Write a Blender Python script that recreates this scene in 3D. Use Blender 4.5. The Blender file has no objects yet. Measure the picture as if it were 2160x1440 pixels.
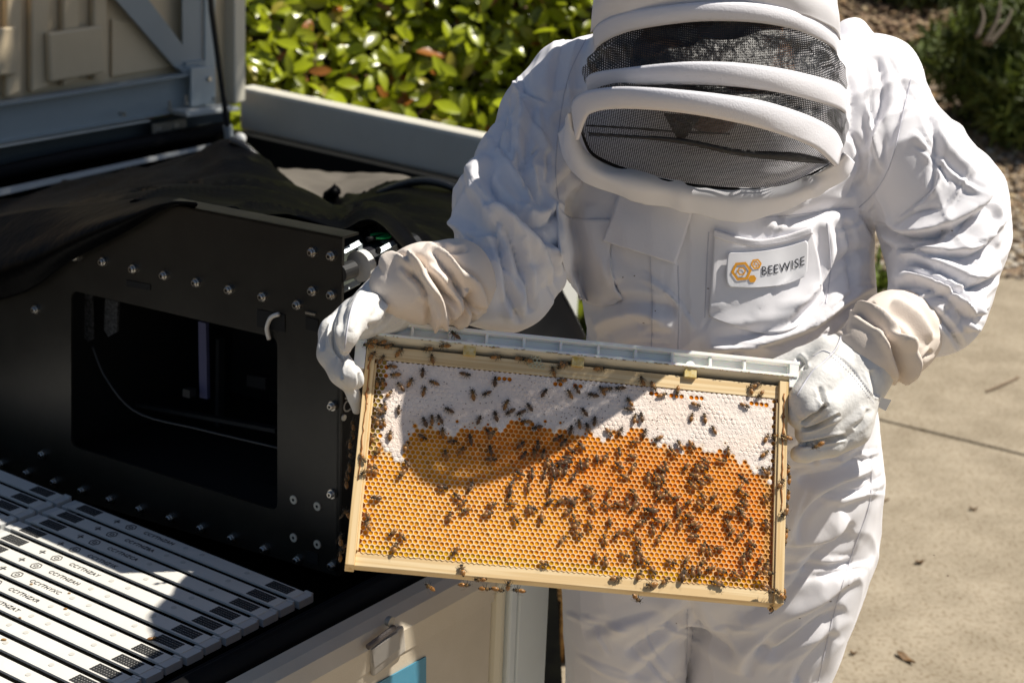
import bpy, bmesh, math, random
import numpy as np
from mathutils import Vector, Matrix
from mathutils.bvhtree import BVHTree
random.seed(7); np.random.seed(7)
S = bpy.context.scene; COL = S.collection
# ---------------------------------------------------------------- camera
CAMP = np.array([0, 0, 1.9]); FPX = 3960.0
_t, _r = math.radians(18.8), math.radians(2.3)
F = np.array([0, math.cos(_t), -math.sin(_t)]); _R = np.array([1., 0, 0]); _U = np.cross(_R, F)
R = math.cos(_r)*_R + math.sin(_r)*_U; U = math.cos(_r)*_U - math.sin(_r)*_R
cam = bpy.data.cameras.new('camera'); co = bpy.data.objects.new('camera', cam); COL.objects.link(co)
M4 = Matrix(((R[0], U[0], -F[0], CAMP[0]), (R[1], U[1], -F[1], CAMP[1]), (R[2], U[2], -F[2], CAMP[2]), (0, 0, 0, 1)))
co.matrix_world = M4
cam.sensor_width = 36; cam.lens = 66; cam.clip_end = 200; cam.clip_start = .05
cam.dof.use_dof = True; cam.dof.focus_distance = 2.02; cam.dof.aperture_fstop = 9.0
S.camera = co
# ---------------------------------------------------------------- world and sun
SUN = Vector((.525, .085, .848)).normalized()
w = bpy.data.worlds.new('World'); S.world = w; w.use_nodes = True
nt = w.node_tree; nt.nodes.clear()
sky = nt.nodes.new('ShaderNodeTexSky'); sky.sky_type = 'NISHITA'; sky.sun_disc = False
sky.sun_elevation = math.asin(SUN.z); sky.sun_rotation = math.atan2(SUN.x, SUN.y)
bg = nt.nodes.new('ShaderNodeBackground'); bg.inputs[1].default_value = .05
ow = nt.nodes.new('ShaderNodeOutputWorld')
nt.links.new(sky.outputs[0], bg.inputs[0]); nt.links.new(bg.outputs[0], ow.inputs[0])
sl = bpy.data.lights.new('sun', 'SUN'); sl.energy = 5.0; sl.angle = math.radians(.55); sl.color = (1, .94, .84)
so = bpy.data.objects.new('sun', sl); COL.objects.link(so); so.rotation_euler = SUN.to_track_quat('Z', 'Y').to_euler()
so.location = (3, 1, 6)
S.view_settings.view_transform = 'Standard'; S.view_settings.look = 'None'
S.view_settings.exposure = .3; S.view_settings.gamma = 1; S.view_settings.use_curve_mapping = False
S.render.engine = 'CYCLES'
# ---------------------------------------------------------------- pixel <-> world helpers (photo pixels, 2160 x 1440)
def ray(px, py): return F*FPX + R*(px-1080) - U*(py-720)
def wy(px, py, y): d = ray(px, py); return CAMP + d*((y-CAMP[1])/d[1])
def wz(px, py, z): d = ray(px, py); return CAMP + d*((z-CAMP[2])/d[2])
def wpl(px, py, p0, n): d = ray(px, py); return CAMP + d*(np.dot(np.asarray(p0)-CAMP, n)/np.dot(d, n))
def proj(P):
    d = np.asarray(P)-CAMP; z = d@F
    return np.stack([1080+FPX*(d@R)/z, 720-FPX*(d@U)/z], -1), z
def dep(P): return float((np.asarray(P)-CAMP)@F)
def pr(px, py, y, rpx):
    P = wy(px, py, y); return P, rpx*dep(P)/FPX
# ---------------------------------------------------------------- materials
MATS = {}
def mat(name, col, rough=.6, metal=0, noise=0, nscale=30, col2=None, bump=0, bscale=200, spec=.5, trans=0, coat=0, sss=0, sheen=0, bdist=.002):
    if name in MATS: return MATS[name]
    m = bpy.data.materials.new(name); m.use_nodes = True; n = m.node_tree; b = n.nodes['Principled BSDF']
    b.inputs['Base Color'].default_value = (*col, 1); b.inputs['Roughness'].default_value = rough
    b.inputs['Metallic'].default_value = metal; b.inputs['Specular IOR Level'].default_value = spec
    b.inputs['Coat Weight'].default_value = coat
    if sheen: b.inputs['Sheen Weight'].default_value = sheen
    if sss:
        b.inputs['Subsurface Weight'].default_value = sss; b.inputs['Subsurface Radius'].default_value = (1, .45, .15); b.inputs['Subsurface Scale'].default_value = .003
    tc = n.nodes.new('ShaderNodeTexCoord')
    if col2 is not None:
        t = n.nodes.new('ShaderNodeTexNoise'); t.inputs['Scale'].default_value = nscale; t.inputs['Detail'].default_value = 6
        t.inputs['Roughness'].default_value = .65
        r = n.nodes.new('ShaderNodeValToRGB'); r.color_ramp.elements[0].position = .38; r.color_ramp.elements[1].position = .64
        r.color_ramp.elements[0].color = (*col2, 1); r.color_ramp.elements[1].color = (*col, 1)
        n.links.new(tc.outputs['Object'], t.inputs['Vector']); n.links.new(t.outputs['Fac'], r.inputs['Fac']); n.links.new(r.outputs['Color'], b.inputs['Base Color'])
    if bump:
        t2 = n.nodes.new('ShaderNodeTexNoise'); t2.inputs['Scale'].default_value = bscale; t2.inputs['Detail'].default_value = 4
        bp = n.nodes.new('ShaderNodeBump'); bp.inputs['Strength'].default_value = bump; bp.inputs['Distance'].default_value = bdist
        n.links.new(tc.outputs['Object'], t2.inputs['Vector']); n.links.new(t2.outputs['Fac'], bp.inputs['Height']); n.links.new(bp.outputs['Normal'], b.inputs['Normal'])
    if trans:
        o = n.nodes['Material Output']; tr = n.nodes.new('ShaderNodeBsdfTransparent'); mx = n.nodes.new('ShaderNodeMixShader')
        mx.inputs[0].default_value = trans; n.links.new(b.outputs[0], mx.inputs[1]); n.links.new(tr.outputs[0], mx.inputs[2]); n.links.new(mx.outputs[0], o.inputs[0])
    MATS[name] = m; return m
def attr_mat(name, attr, rough=.5, spec=.5, transl=0, bump=0, bscale=400, coat=0):
    m = mat(name, (1, 1, 1), rough, spec=spec, bump=bump, bscale=bscale, coat=coat); n = m.node_tree; b = n.nodes['Principled BSDF']
    a = n.nodes.new('ShaderNodeAttribute'); a.attribute_name = attr; n.links.new(a.outputs['Color'], b.inputs['Base Color'])
    if transl:
        o = n.nodes['Material Output']; tr = n.nodes.new('ShaderNodeBsdfTranslucent'); mx = n.nodes.new('ShaderNodeMixShader'); mx.inputs[0].default_value = transl
        n.links.new(a.outputs['Color'], tr.inputs['Color']); n.links.new(b.outputs[0], mx.inputs[1]); n.links.new(tr.outputs[0], mx.inputs[2]); n.links.new(mx.outputs[0], o.inputs[0])
    return m
def wood(name, c1, c2, stretch):
    m = mat(name, c1, .62); n = m.node_tree; b = n.nodes['Principled BSDF']
    tc = n.nodes.new('ShaderNodeTexCoord'); mp = n.nodes.new('ShaderNodeMapping'); mp.inputs['Scale'].default_value = stretch
    t = n.nodes.new('ShaderNodeTexNoise'); t.inputs['Scale'].default_value = 1; t.inputs['Detail'].default_value = 5
    r = n.nodes.new('ShaderNodeValToRGB'); r.color_ramp.elements[0].position = .4; r.color_ramp.elements[1].position = .56
    r.color_ramp.elements[0].color = (*c2, 1); r.color_ramp.elements[1].color = (*c1, 1)
    n.links.new(tc.outputs['Object'], mp.inputs[0]); n.links.new(mp.outputs[0], t.inputs['Vector']); n.links.new(t.outputs['Fac'], r.inputs['Fac']); n.links.new(r.outputs['Color'], b.inputs['Base Color'])
    return m
CLOTH = mat('white_cotton', (.81, .80, .83), .85, spec=.2, bump=.25, bscale=900, bdist=.0006, sheen=.1)
CLOTH2 = mat('white_cotton_trim', (.80, .79, .83), .85, spec=.2, bump=.4, bscale=520, bdist=.001)
LEATHER = mat('white_goatskin', (.74, .735, .72), .5, spec=.35, bump=.5, bscale=260, bdist=.0012, col2=(.69, .675, .65), nscale=18)
CANVAS = mat('beige_canvas', (.78, .69, .61), .9, spec=.15, bump=.4, bscale=700, bdist=.0008, sheen=.1)
def tulle():
    m = mat('black_tulle', (.008, .008, .009), .45, spec=.5, bump=1, bscale=120, bdist=.004); n = m.node_tree; b = n.nodes['Principled BSDF']; o = n.nodes['Material Output']
    tc = n.nodes['Texture Coordinate']; sx = n.nodes.new('ShaderNodeSeparateXYZ'); n.links.new(tc.outputs['Object'], sx.inputs[0]); last = None
    def mth(op, a, v=None):
        q = n.nodes.new('ShaderNodeMath'); q.operation = op; n.links.new(a, q.inputs[0])
        if v is not None:
            if isinstance(v, float): q.inputs[1].default_value = v
            else: n.links.new(v, q.inputs[1])
        return q.outputs[0]
    th = []
    for ax in ('X', 'Z'):
        th.append(mth('LESS_THAN', mth('FRACT', mth('MULTIPLY', sx.outputs[ax], 1/.0021)), .43))
    mask = mth('MAXIMUM', th[0], th[1]); inv = mth('SUBTRACT', mth('MULTIPLY', mask, -1.0), -1.0)
    tr = n.nodes.new('ShaderNodeBsdfTransparent'); mx = n.nodes.new('ShaderNodeMixShader'); n.links.new(inv, mx.inputs[0])
    n.links.new(b.outputs[0], mx.inputs[1]); n.links.new(tr.outputs[0], mx.inputs[2]); n.links.new(mx.outputs[0], o.inputs[0])
    return m
TULLE = tulle()
# ---------------------------------------------------------------- object helpers
def link(name, me, m=None, parent=None, smooth=False, label=None):
    o = bpy.data.objects.new(name, me); COL.objects.link(o)
    if m is not None and not len(me.materials):
        for q in (m if isinstance(m, (list, tuple)) else [m]): me.materials.append(q)
    if parent is not None: o.parent = parent
    if smooth: me.shade_smooth()
    if label: o['label'] = label
    return o
def thing(o, label, cat, group=None):
    o['label'] = label; o['category'] = cat
    if group: o['group'] = group
    return o
def struct(o): o['kind'] = 'structure'; return o
def stuff(o): o['kind'] = 'stuff'; return o
def empty(name, loc, label, cat, group=None, mw=None):
    o = bpy.data.objects.new(name, None); COL.objects.link(o); o.empty_display_size = .02
    if mw is not None: o.matrix_world = mw
    else: o.location = loc
    return thing(o, label, cat, group)
class B:
    """collects geometry; coordinates are world unless xf is given; origin is subtracted for parented parts"""
    def __init__(s): s.v = []; s.f = []; s.mi = []
    def add(s, v, f, mi=0):
        k = len(s.v); s.v += [tuple(map(float, q)) for q in v]; s.f += [tuple(k+i for i in q) for q in f]; s.mi += [mi]*len(f); return s
    def prism(s, poly, n, t, mi=0):
        n = np.asarray(n, float); a = [np.asarray(p, float) for p in poly]; b = [p+n*t for p in a]; m = len(a)
        f = [tuple(range(m))[::-1], tuple(range(m, 2*m))]+[(i, (i+1) % m, m+(i+1) % m, m+i) for i in range(m)]
        return s.add(a+b, f, mi)
    def box(s, c, ex, ey, ez, mi=0):
        c, ex, ey, ez = [np.asarray(q, float) for q in (c, ex, ey, ez)]
        v = [c+a*ex+b*ey+d*ez for a in (-1, 1) for b in (-1, 1) for d in (-1, 1)]
        return s.add(v, [(0, 1, 3, 2), (4, 6, 7, 5), (0, 4, 5, 1), (2, 3, 7, 6), (0, 2, 6, 4), (1, 5, 7, 3)], mi)
    def tube(s, pts, r, seg=8, mi=0, flat=1.0, caps=True):
        pts = [np.asarray(p, float) for p in pts]; n = len(pts); rr = r if hasattr(r, '__len__') else [r]*n
        v = []; prev = None
        for i, p in enumerate(pts):
            t = pts[min(i+1, n-1)]-pts[max(i-1, 0)]; t = t/(np.linalg.norm(t)+1e-12)
            if prev is None:
                a = np.cross(t, [0, 0, 1.]);
                if np.linalg.norm(a) < .1: a = np.cross(t, [1., 0, 0])
            else: a = prev-t*np.dot(prev, t)
            a = a/np.linalg.norm(a); prev = a; b = np.cross(t, a)
            v += [p+rr[i]*(math.cos(2*math.pi*k/seg)*a+flat*math.sin(2*math.pi*k/seg)*b) for k in range(seg)]
        f = [(i*seg+k, i*seg+(k+1) % seg, (i+1)*seg+(k+1) % seg, (i+1)*seg+k) for i in range(n-1) for k in range(seg)]
        if caps: f += [tuple(range(seg))[::-1], tuple(range((n-1)*seg, n*seg))]
        return s.add(v, f, mi)
    def ball(s, c, r, seg=10, rings=6, mi=0, mtx=None):
        r = r if hasattr(r, '__len__') else (r, r, r); v = []; c = np.asarray(c, float)
        for i in range(rings+1):
            th = math.pi*i/rings
            for k in range(seg):
                ph = 2*math.pi*k/seg; q = np.array([r[0]*math.cos(th), r[1]*math.sin(th)*math.cos(ph), r[2]*math.sin(th)*math.sin(ph)])
                if mtx is not None: q = mtx@q
                v.append(c+q)
        f = [(i*seg+k, i*seg+(k+1) % seg, (i+1)*seg+(k+1) % seg, (i+1)*seg+k) for i in range(rings) for k in range(seg)]
        return s.add(v, f, mi)
    def mesh(s, name, org=(0, 0, 0)):
        me = bpy.data.meshes.new(name); o = np.asarray(org, float)
        me.from_pydata([tuple(np.asarray(q)-o) for q in s.v], [], s.f)
        if any(s.mi): me.polygons.foreach_set('material_index', s.mi)
        bm = bmesh.new(); bm.from_mesh(me); bmesh.ops.remove_doubles(bm, verts=bm.verts, dist=1e-6); bmesh.ops.recalc_face_normals(bm, faces=bm.faces); bm.to_mesh(me); bm.free()
        return me
    def build(s, name, m, parent=None, org=None, smooth=False, label=None, bevel=0):
        if org is None: org = tuple(parent.location) if parent is not None else (0, 0, 0)
        o = link(name, s.mesh(name, org), m, parent, smooth, label)
        if bevel:
            md = o.modifiers.new('bevel', 'BEVEL'); md.width = bevel; md.segments = 2; md.limit_method = 'ANGLE'
        return o
def crm(pts, n):
    """Catmull-Rom resample to n points"""
    P = np.asarray(pts, float); m = len(P); out = []
    for t in np.linspace(0, m-1, n):
        i = min(int(t), m-2); u = t-i; p0, p1, p2, p3 = P[max(i-1, 0)], P[i], P[i+1], P[min(i+2, m-1)]
        out.append(.5*((2*p1)+(-p0+p2)*u+(2*p0-5*p1+4*p2-p3)*u*u+(-p0+3*p1-3*p2+p3)*u**3))
    return np.array(out)
def sheet(grid, thick=0, disp=None):
    """grid [rows][cols] of 3d points -> B surface (closed slab if thick)"""
    G = np.asarray(grid, float); r, c, _ = G.shape
    du = np.gradient(G, axis=1); dv = np.gradient(G, axis=0); N = np.cross(du, dv); N /= np.linalg.norm(N, axis=2, keepdims=True)+1e-12
    tc = (CAMP-G); s = np.sign((N*tc).sum(2, keepdims=True)); s[s == 0] = 1; N = N*s
    if disp is not None: G = G+N*disp[..., None]
    b = B(); f = [(i*c+j, i*c+j+1, (i+1)*c+j+1, (i+1)*c+j) for i in range(r-1) for j in range(c-1)]
    if not thick: return b.add(G.reshape(-1, 3), f)
    G2 = G-N*thick; k = r*c; f2 = [tuple(k+q for q in x[::-1]) for x in f]
    rim = [i for i in range(c)]+[i*c+c-1 for i in range(1, r)]+[(r-1)*c+i for i in range(c-2, -1, -1)]+[i*c for i in range(r-2, 0, -1)]
    f3 = [(rim[i], rim[(i+1) % len(rim)], k+rim[(i+1) % len(rim)], k+rim[i]) for i in range(len(rim))]
    return b.add(np.concatenate([G.reshape(-1, 3), G2.reshape(-1, 3)]), f+f2+f3)
def wav(P, sc, seed, n=6, warp=.5):
    """cheap smooth noise in numpy, about -1..1"""
    rs = np.random.RandomState(seed); q = np.asarray(P)*sc; out = 0
    q = q+warp*np.sin(q[..., [1, 2, 0]]*1.3+rs.rand(3)*6)
    for k in range(n):
        d = rs.randn(3); d /= np.linalg.norm(d); out = out+np.sin(q@d*(1+rs.rand()*1.4)+rs.rand()*6.28)
    return out/n*1.4
exec_text = None
def text_mesh(body, size, ext=.0004):
    cu = bpy.data.curves.new('t', 'FONT'); cu.body = body; cu.size = size; cu.extrude = ext; cu.resolution_u = 3
    cu.space_character = 1.08
    o = bpy.data.objects.new('t', cu); COL.objects.link(o); dg = bpy.context.evaluated_depsgraph_get()
    me = bpy.data.meshes.new_from_object(o.evaluated_get(dg)); bpy.data.objects.remove(o); me.materials.clear(); return me
# ================================================================= GROUND
CONC = mat('concrete', (.36, .305, .225), .9, col2=(.27, .225, .16), nscale=7, bump=.5, bscale=120, bdist=.004)
_n = CONC.node_tree; _b = _n.nodes['Principled BSDF']; _tc = _n.nodes['Texture Coordinate']; _t1 = _n.nodes.new('ShaderNodeTexNoise'); _t1.inputs['Scale'].default_value = 95; _t1.inputs['Detail'].default_value = 4
_r1 = _n.nodes.new('ShaderNodeValToRGB'); _r1.color_ramp.elements[0].position = .36; _r1.color_ramp.elements[0].color = (.66, .6, .52, 1); _r1.color_ramp.elements[1].position = .48; _r1.color_ramp.elements[1].color = (1, 1, 1, 1)
_mx = _n.nodes.new('ShaderNodeMix'); _mx.data_type = 'RGBA'; _mx.blend_type = 'MULTIPLY'; _mx.inputs[0].default_value = 1
_src = _b.inputs['Base Color'].links[0].from_socket; _n.links.new(_tc.outputs['Object'], _t1.inputs['Vector']); _n.links.new(_t1.outputs['Fac'], _r1.inputs['Fac'])
_n.links.new(_src, _mx.inputs[6]); _n.links.new(_r1.outputs['Color'], _mx.inputs[7]); _n.links.new(_mx.outputs[2], _b.inputs['Base Color'])
SOIL = mat('soil', (.30, .21, .135), .95, col2=(.17, .12, .075), nscale=14, bump=1, bscale=60, bdist=.02)
Z3 = np.array([0, 0, 1.])
ja, jb = wz(1860, 885, 0), wz(2160, 958, 0); jd = (jb-ja)/np.linalg.norm(jb-ja); jn = np.array([-jd[1], jd[0], 0])
ea, eb = wz(1850, 566, 0), wz(2160, 590, 0); ed = (eb-ea)/np.linalg.norm(eb-ea)
def lint(p, d, x): t = (x-p[0])/d[0]; return p+d*t
xL, xR = -3.0, 9.0; g = .006
def slab(pl): return B().prism([np.array([*p[:2], -.12]) for p in pl], Z3, .12)
o = struct(slab([lint(ja-jn*g, jd, xL), lint(ja-jn*g, jd, xR), (xR, -6), (xL, -6)]).build('concrete_path', CONC, bevel=.006))
o = struct(slab([lint(ja+jn*g, jd, .8), lint(ja+jn*g, jd, xR), lint(eb, ed, xR), lint(ea, ed, .8)]).build('concrete_path', CONC, bevel=.006))
# ground sheet: soil, flat then rising bank behind on the right
nx, ny = 90, 90; xs = np.linspace(-30, 40, nx); ys = np.concatenate([np.linspace(-20, 7.4, 30), np.linspace(7.6, 18, 40), np.linspace(19, 60, 20)])
X, Y = np.meshgrid(xs, ys); slope = np.clip(Y-7.6-.10*X, 0, None)
Zg = -.05+.27*slope-.002*np.clip(slope-6, 0, None)**2*1.2; Zg = np.maximum(Zg, -.05)+.03*np.sin(X*2.1+Y)*np.sin(Y*1.7)*(slope > 0)
def gz(x, y):
    s = max(y-7.6-.10*x, 0); return max(-.05+.27*s-.0024*max(s-6, 0)**2, -.05)
bb = B(); P = np.stack([X, Y, Zg], -1); bb.add(P.reshape(-1, 3), [(i*nx+j, i*nx+j+1, (i+1)*nx+j+1, (i+1)*nx+j) for i in range(len(ys)-1) for j in range(nx-1)])
struct(bb.build('ground', SOIL, smooth=True))
# gravel strip
def scatter(name, n, fn, protos, m, label, cat=None, cols=None, attr=None):
    V = []; Fc = []; C = []; k = 0
    for i in range(n):
        x, y, z, s, col = fn(i); pv, pf = random.choice(protos)
        a = random.random()*6.28; ca, sa = math.cos(a), math.sin(a); q = pv*s*np.array([1, .7+.5*random.random(), .6+.4*random.random()])
        q = np.stack([q[:, 0]*ca-q[:, 1]*sa, q[:, 0]*sa+q[:, 1]*ca, q[:, 2]], -1)+np.array([x, y, z])
        V.append(q); Fc += [tuple(k+j for j in f) for f in pf]; C += [col]*len(pv); k += len(pv)
    me = bpy.data.meshes.new(name); me.from_pydata(np.concatenate(V).tolist(), [], Fc)
    ca_ = me.color_attributes.new('tint', 'FLOAT_COLOR', 'POINT'); ca_.data.foreach_set('color', np.array([(*c, 1) for c in C], dtype=np.float32).ravel())
    o = link(name, me, m); o['kind'] = 'stuff'; o['label'] = label
    if cat: o['category'] = cat
    return o
def ico():
    bm = bmesh.new(); bmesh.ops.create_icosphere(bm, subdivisions=1, radius=1)
    for v in bm.verts: v.co *= .75+.5*random.random()
    r = (np.array([v.co[:] for v in bm.verts]), [tuple(v.index for v in f.verts) for f in bm.faces]); bm.free(); return r
STONES = [ico() for _ in range(6)]
TINT = attr_mat('stone_tint', 'tint', .9, bump=.3, bscale=90)
def gfn(i):
    while True:
        x = random.uniform(.3, 4.2); y = random.uniform(5.9, 9.0)
        e = lint(ea, ed, x)[1]
        if y > e+.02 and y < e+2.1+.25*math.sin(x*3)+random.gauss(0, .12): break
    c = random.choice([(.42, .36, .28), (.34, .28, .2), (.5, .45, .38), (.26, .2, .14), (.38, .3, .2), (.16, .13, .1)])
    return x, y, gz(x, y)+.006, random.uniform(.008, .022), c
scatter('gravel', 9000, gfn, STONES, TINT, 'beige and brown gravel strip beyond the concrete edge', 'gravel')
def chip():
    v = np.array([(-1, -.25, 0), (1, -.3, 0.05), (1.1, .25, 0), (-.9, .3, .08), (-1, -.25, .2), (1, -.3, .22), (1.1, .25, .2), (-.9, .3, .25)])
    return v, [(0, 3, 2, 1), (4, 5, 6, 7), (0, 1, 5, 4), (1, 2, 6, 5), (2, 3, 7, 6), (3, 0, 4, 7)]
CH = [chip()]
def mfn(i):
    x = random.uniform(.6, 4.2); y = random.uniform(7.4, 11); c = random.choice([(.3, .2, .12), (.2, .13, .08), (.38, .28, .17), (.45, .35, .21), (.14, .1, .06), (.32, .21, .11)])
    return x, y, gz(x, y)+.008, random.uniform(.006, .026), c
scatter('mulch', 16000, mfn, CH+STONES[:2], TINT, 'brown bark mulch and dry litter covering the bank behind the gravel', 'mulch')
# roots and sticks on the bank
BARK = mat('bark', (.27, .21, .155), .9, col2=(.15, .11, .075), nscale=25, bump=.6, bscale=80)
def stick(px, r, lab):
    pts = []
    for (x, y) in px:
        d = ray(x, y); t = 6/d[1]
        for _ in range(60):
            p = CAMP+d*t; e = p[2]-gz(p[0], p[1])-r*.7
            if abs(e) < 1e-3: break
            t += e/abs(d[2])*.7
        pts.append(CAMP+d*t)
    pts = crm(pts, 14); pts += np.random.randn(*pts.shape)*r*.15
    thing(B().tube(pts, [r*(1-.5*abs(i-6)/7) for i in range(14)], 8).build('fallen_branch', BARK, smooth=True), lab, 'branch')
stick([(1945, 195), (1990, 185), (2040, 178), (2070, 165)], .028, 'thick grey fallen branch just below the dark shrub')
stick([(1955, 228), (2000, 205), (2020, 225), (2010, 250)], .022, 'short hooked pale branch beside the white shoulder on the bank')
stick([(1985, 235), (2005, 255), (2030, 280), (2050, 295)], .018, 'thin curved root running down the bank right of the shoulder')
stick([(2062, 300), (2080, 302), (2095, 298)], .014, 'small yellowish twig lying on the brown mulch')
stick([(1925, 105), (1960, 118), (1990, 112)], .014, 'pale stick high on the bank right of the hood')
# fragments on concrete
DRYLEAF = mat('dry_leaf', (.2, .11, .045), .7, col2=(.12, .07, .03), nscale=90)
def frag(px, py, L, W, ang, lab, name='dry_leaf'):
    p = wz(px, py, .003); a = math.radians(ang); e = np.array([math.cos(a), math.sin(a), 0]); f_ = np.array([-math.sin(a), math.cos(a), 0])
    n = 9; prof = [math.sin(math.pi*(i/(n-1))**.8) for i in range(n)]
    G = [[p+e*L*(i/(n-1)-.5)+f_*W*.5*prof[i]*s+Z3*(.004*abs(s)+.003*math.sin(i)) for i in range(n)] for s in (-1, -.5, 0, .5, 1)]
    return thing(sheet(G, .001).build(name, DRYLEAF, smooth=True), lab, 'leaf')
frag(1910, 1388, .06, .018, -60, 'brown curled dry leaf on the concrete at the bottom right')
frag(1940, 1186, .022, .016, 20, 'small round dark dry leaf in the middle of the concrete')
frag(1860, 1056, .04, .008, 8, 'thin dark leaf scrap on the concrete beside the white trouser leg')
frag(2053, 1074, .022, .01, 0, 'tiny rusty leaf scrap on the concrete by the right edge')
frag(1800, 1378, .014, .01, 0, 'tiny dark crumb on the concrete low beside the trouser leg')
TW = mat('dry_twig', (.2, .14, .09), .9)
thing(B().tube(crm([wz(2080, 825, .006), wz(2105, 815, .008), wz(2150, 795, .006)], 8), .003, 6).build('twig', TW), 'thin dry twig lying on the concrete near the right edge', 'twig')
# grass patch behind the box
GRASS = attr_mat('grass_tint', 'tint', .7, transl=.3)
def blade(): return np.array([(-.06, 0, 0), (.06, 0, 0), (.04, .1, .6), (0, .35, 1.)]), [(0, 1, 2, 3)]
def grfn(i):
    x = random.uniform(-.25, .85); y = random.uniform(4.9, 7.4)
    c = random.choice([(.22, .27, .03), (.15, .21, .03), (.3, .32, .06), (.36, .3, .09), (.1, .15, .02)])
    return x, y, .0, random.uniform(.02, .06), c
o = scatter('lawn_grass', 16000, grfn, [blade()], GRASS, 'sunlit yellow green grass seen between the sleeve and the waist', 'grass')
struct(B().prism([np.array([a, b_, -.029]) for a, b_ in ((-.3, 4.85), (.88, 4.85), (.95, 7.6), (-.3, 7.6))], Z3, .034).build('lawn', mat('lawn_soil', (.16, .17, .04), .95, col2=(.09, .09, .03), nscale=30, bump=1, bscale=90, bdist=.01)))
# ================================================================= HEDGE AND SHRUBS
def leaf_proto(L, W, nseg=4, cup=.2, bend=.2):
    v = []; f = []
    for i in range(nseg+1):
        t = i/nseg; h = W*.5*math.sin(math.pi*min(t*.92+.05, 1))**.75; z = -bend*L*t*t
        v += [(t*L, -h, z+cup*h), (t*L, 0, z), (t*L, h, z+cup*h)]
    for i in range(nseg):
        a = i*3; f += [(a, a+1, a+4, a+3), (a+1, a+2, a+5, a+4)]
    return np.array(v), f
LV = attr_mat('hedge_leaf', 'tint', .27, spec=.6, transl=.35)
def leafcol(lo=0):
    r = random.random()
    if r < .05: return (.42, .16, .03)
    if r < .12: return (.42, .36, .05)
    k = random.uniform(.55, 1.45); return (.30*k, .345*k, .011*k)
HP = [leaf_proto(1, .5), leaf_proto(1, .42, bend=.35), leaf_proto(1, .58, cup=.3)]
def leaf_mesh(n, posfn, protos, dirfn):
    V = []; Fc = []; C = []; k = 0
    for i in range(n):
        p, s, col = posfn(i); pv, pf = random.choice(protos); Q = dirfn(p); q = (pv*s)@Q.T+p
        V.append(q); Fc += [tuple(k+j for j in f) for f in pf]; C += [col]*len(pv); k += len(pv)
    me = bpy.data.meshes.new('leaf'); me.from_pydata(np.concatenate(V).tolist(), [], Fc)
    c_ = me.color_attributes.new('tint', 'FLOAT_COLOR', 'POINT'); c_.data.foreach_set('color', np.array([(*c, 1) for c in C], dtype=np.float32).ravel()); return me
def rotm(zdir, spin):
    z = np.asarray(zdir, float); z /= np.linalg.norm(z); a = np.cross(z, [.3, .2, 1]); a /= np.linalg.norm(a); b = np.cross(z, a)
    x = math.cos(spin)*a+math.sin(spin)*b; y = np.cross(z, x); return np.stack([x, y, z], 1)
def hdir(p):
    n = np.array([random.gauss(.4, .4), random.gauss(-.75, .4), random.gauss(.65, .4)]); return rotm(n, random.uniform(0, 6.28))
hedge = empty('hedge', (-.2, 5.9, 0), 'dense sunlit hedge of glossy yellow green leaves behind the open box', 'hedge')
def hsurf(x, z): return 5.28+.62*z+.10*math.sin(x*5+z*3)+.07*math.sin(x*11-z*7)
def hpos(i):
    x = random.uniform(-1.5, .7); z = random.uniform(.15, 2.0); y = hsurf(x, z)+abs(random.gauss(0, .2))
    return np.array([x, y, z]), random.uniform(.042, .08), leafcol()
me = leaf_mesh(11000, hpos, HP, hdir); o = link('foliage', me, LV, hedge, smooth=True); o.location = (.2, -5.9, 0); stuff(o)
LP = []
for k in range(10):
    m_ = leaf_mesh(1, lambda i: (np.zeros(3), 1, leafcol()), [random.choice(HP)], lambda p: np.eye(3)); m_.materials.append(LV); m_.shade_smooth(); LP.append(m_)
for i in range(290):
    x = random.uniform(-1.02, .35); z = random.uniform(.45, 1.5); y = hsurf(x, z)-.06-random.random()*.06
    o = bpy.data.objects.new('leaf', random.choice(LP)); COL.objects.link(o); o.parent = hedge; Q = hdir(None); s = random.uniform(.055, .088)
    m4 = Matrix([[*(Q[a]*s), 0] for a in range(3)]+[[0, 0, 0, 1]]); m4.translation = (x+.2, y-5.9, z); o.matrix_local = m4
bt = B()
for i in range(150):
    x = random.uniform(-1.4, .6); z = random.uniform(.2, 1.9); p = np.array([x, hsurf(x, z)+.1, z]); d = np.random.randn(3)*.1; d[1] *= .6
    bt.tube([p, p+d*.5+np.random.randn(3)*.01, p+d], [.004, .003, .002], 5)
o = bt.build('twigs', mat('hedge_twig', (.26, .15, .09), .8), hedge); stuff(o)
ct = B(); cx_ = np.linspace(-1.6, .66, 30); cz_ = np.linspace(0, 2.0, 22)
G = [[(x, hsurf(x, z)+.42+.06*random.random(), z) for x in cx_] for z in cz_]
ct = sheet(G, .25); ct.build('shade_backing', mat('hedge_inside', (.02, .024, .008), 1, col2=(.05, .035, .02), nscale=25, bump=1, bscale=40, bdist=.03), hedge)  # dark backing sheet stands in for the shade deep in the hedge
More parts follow.
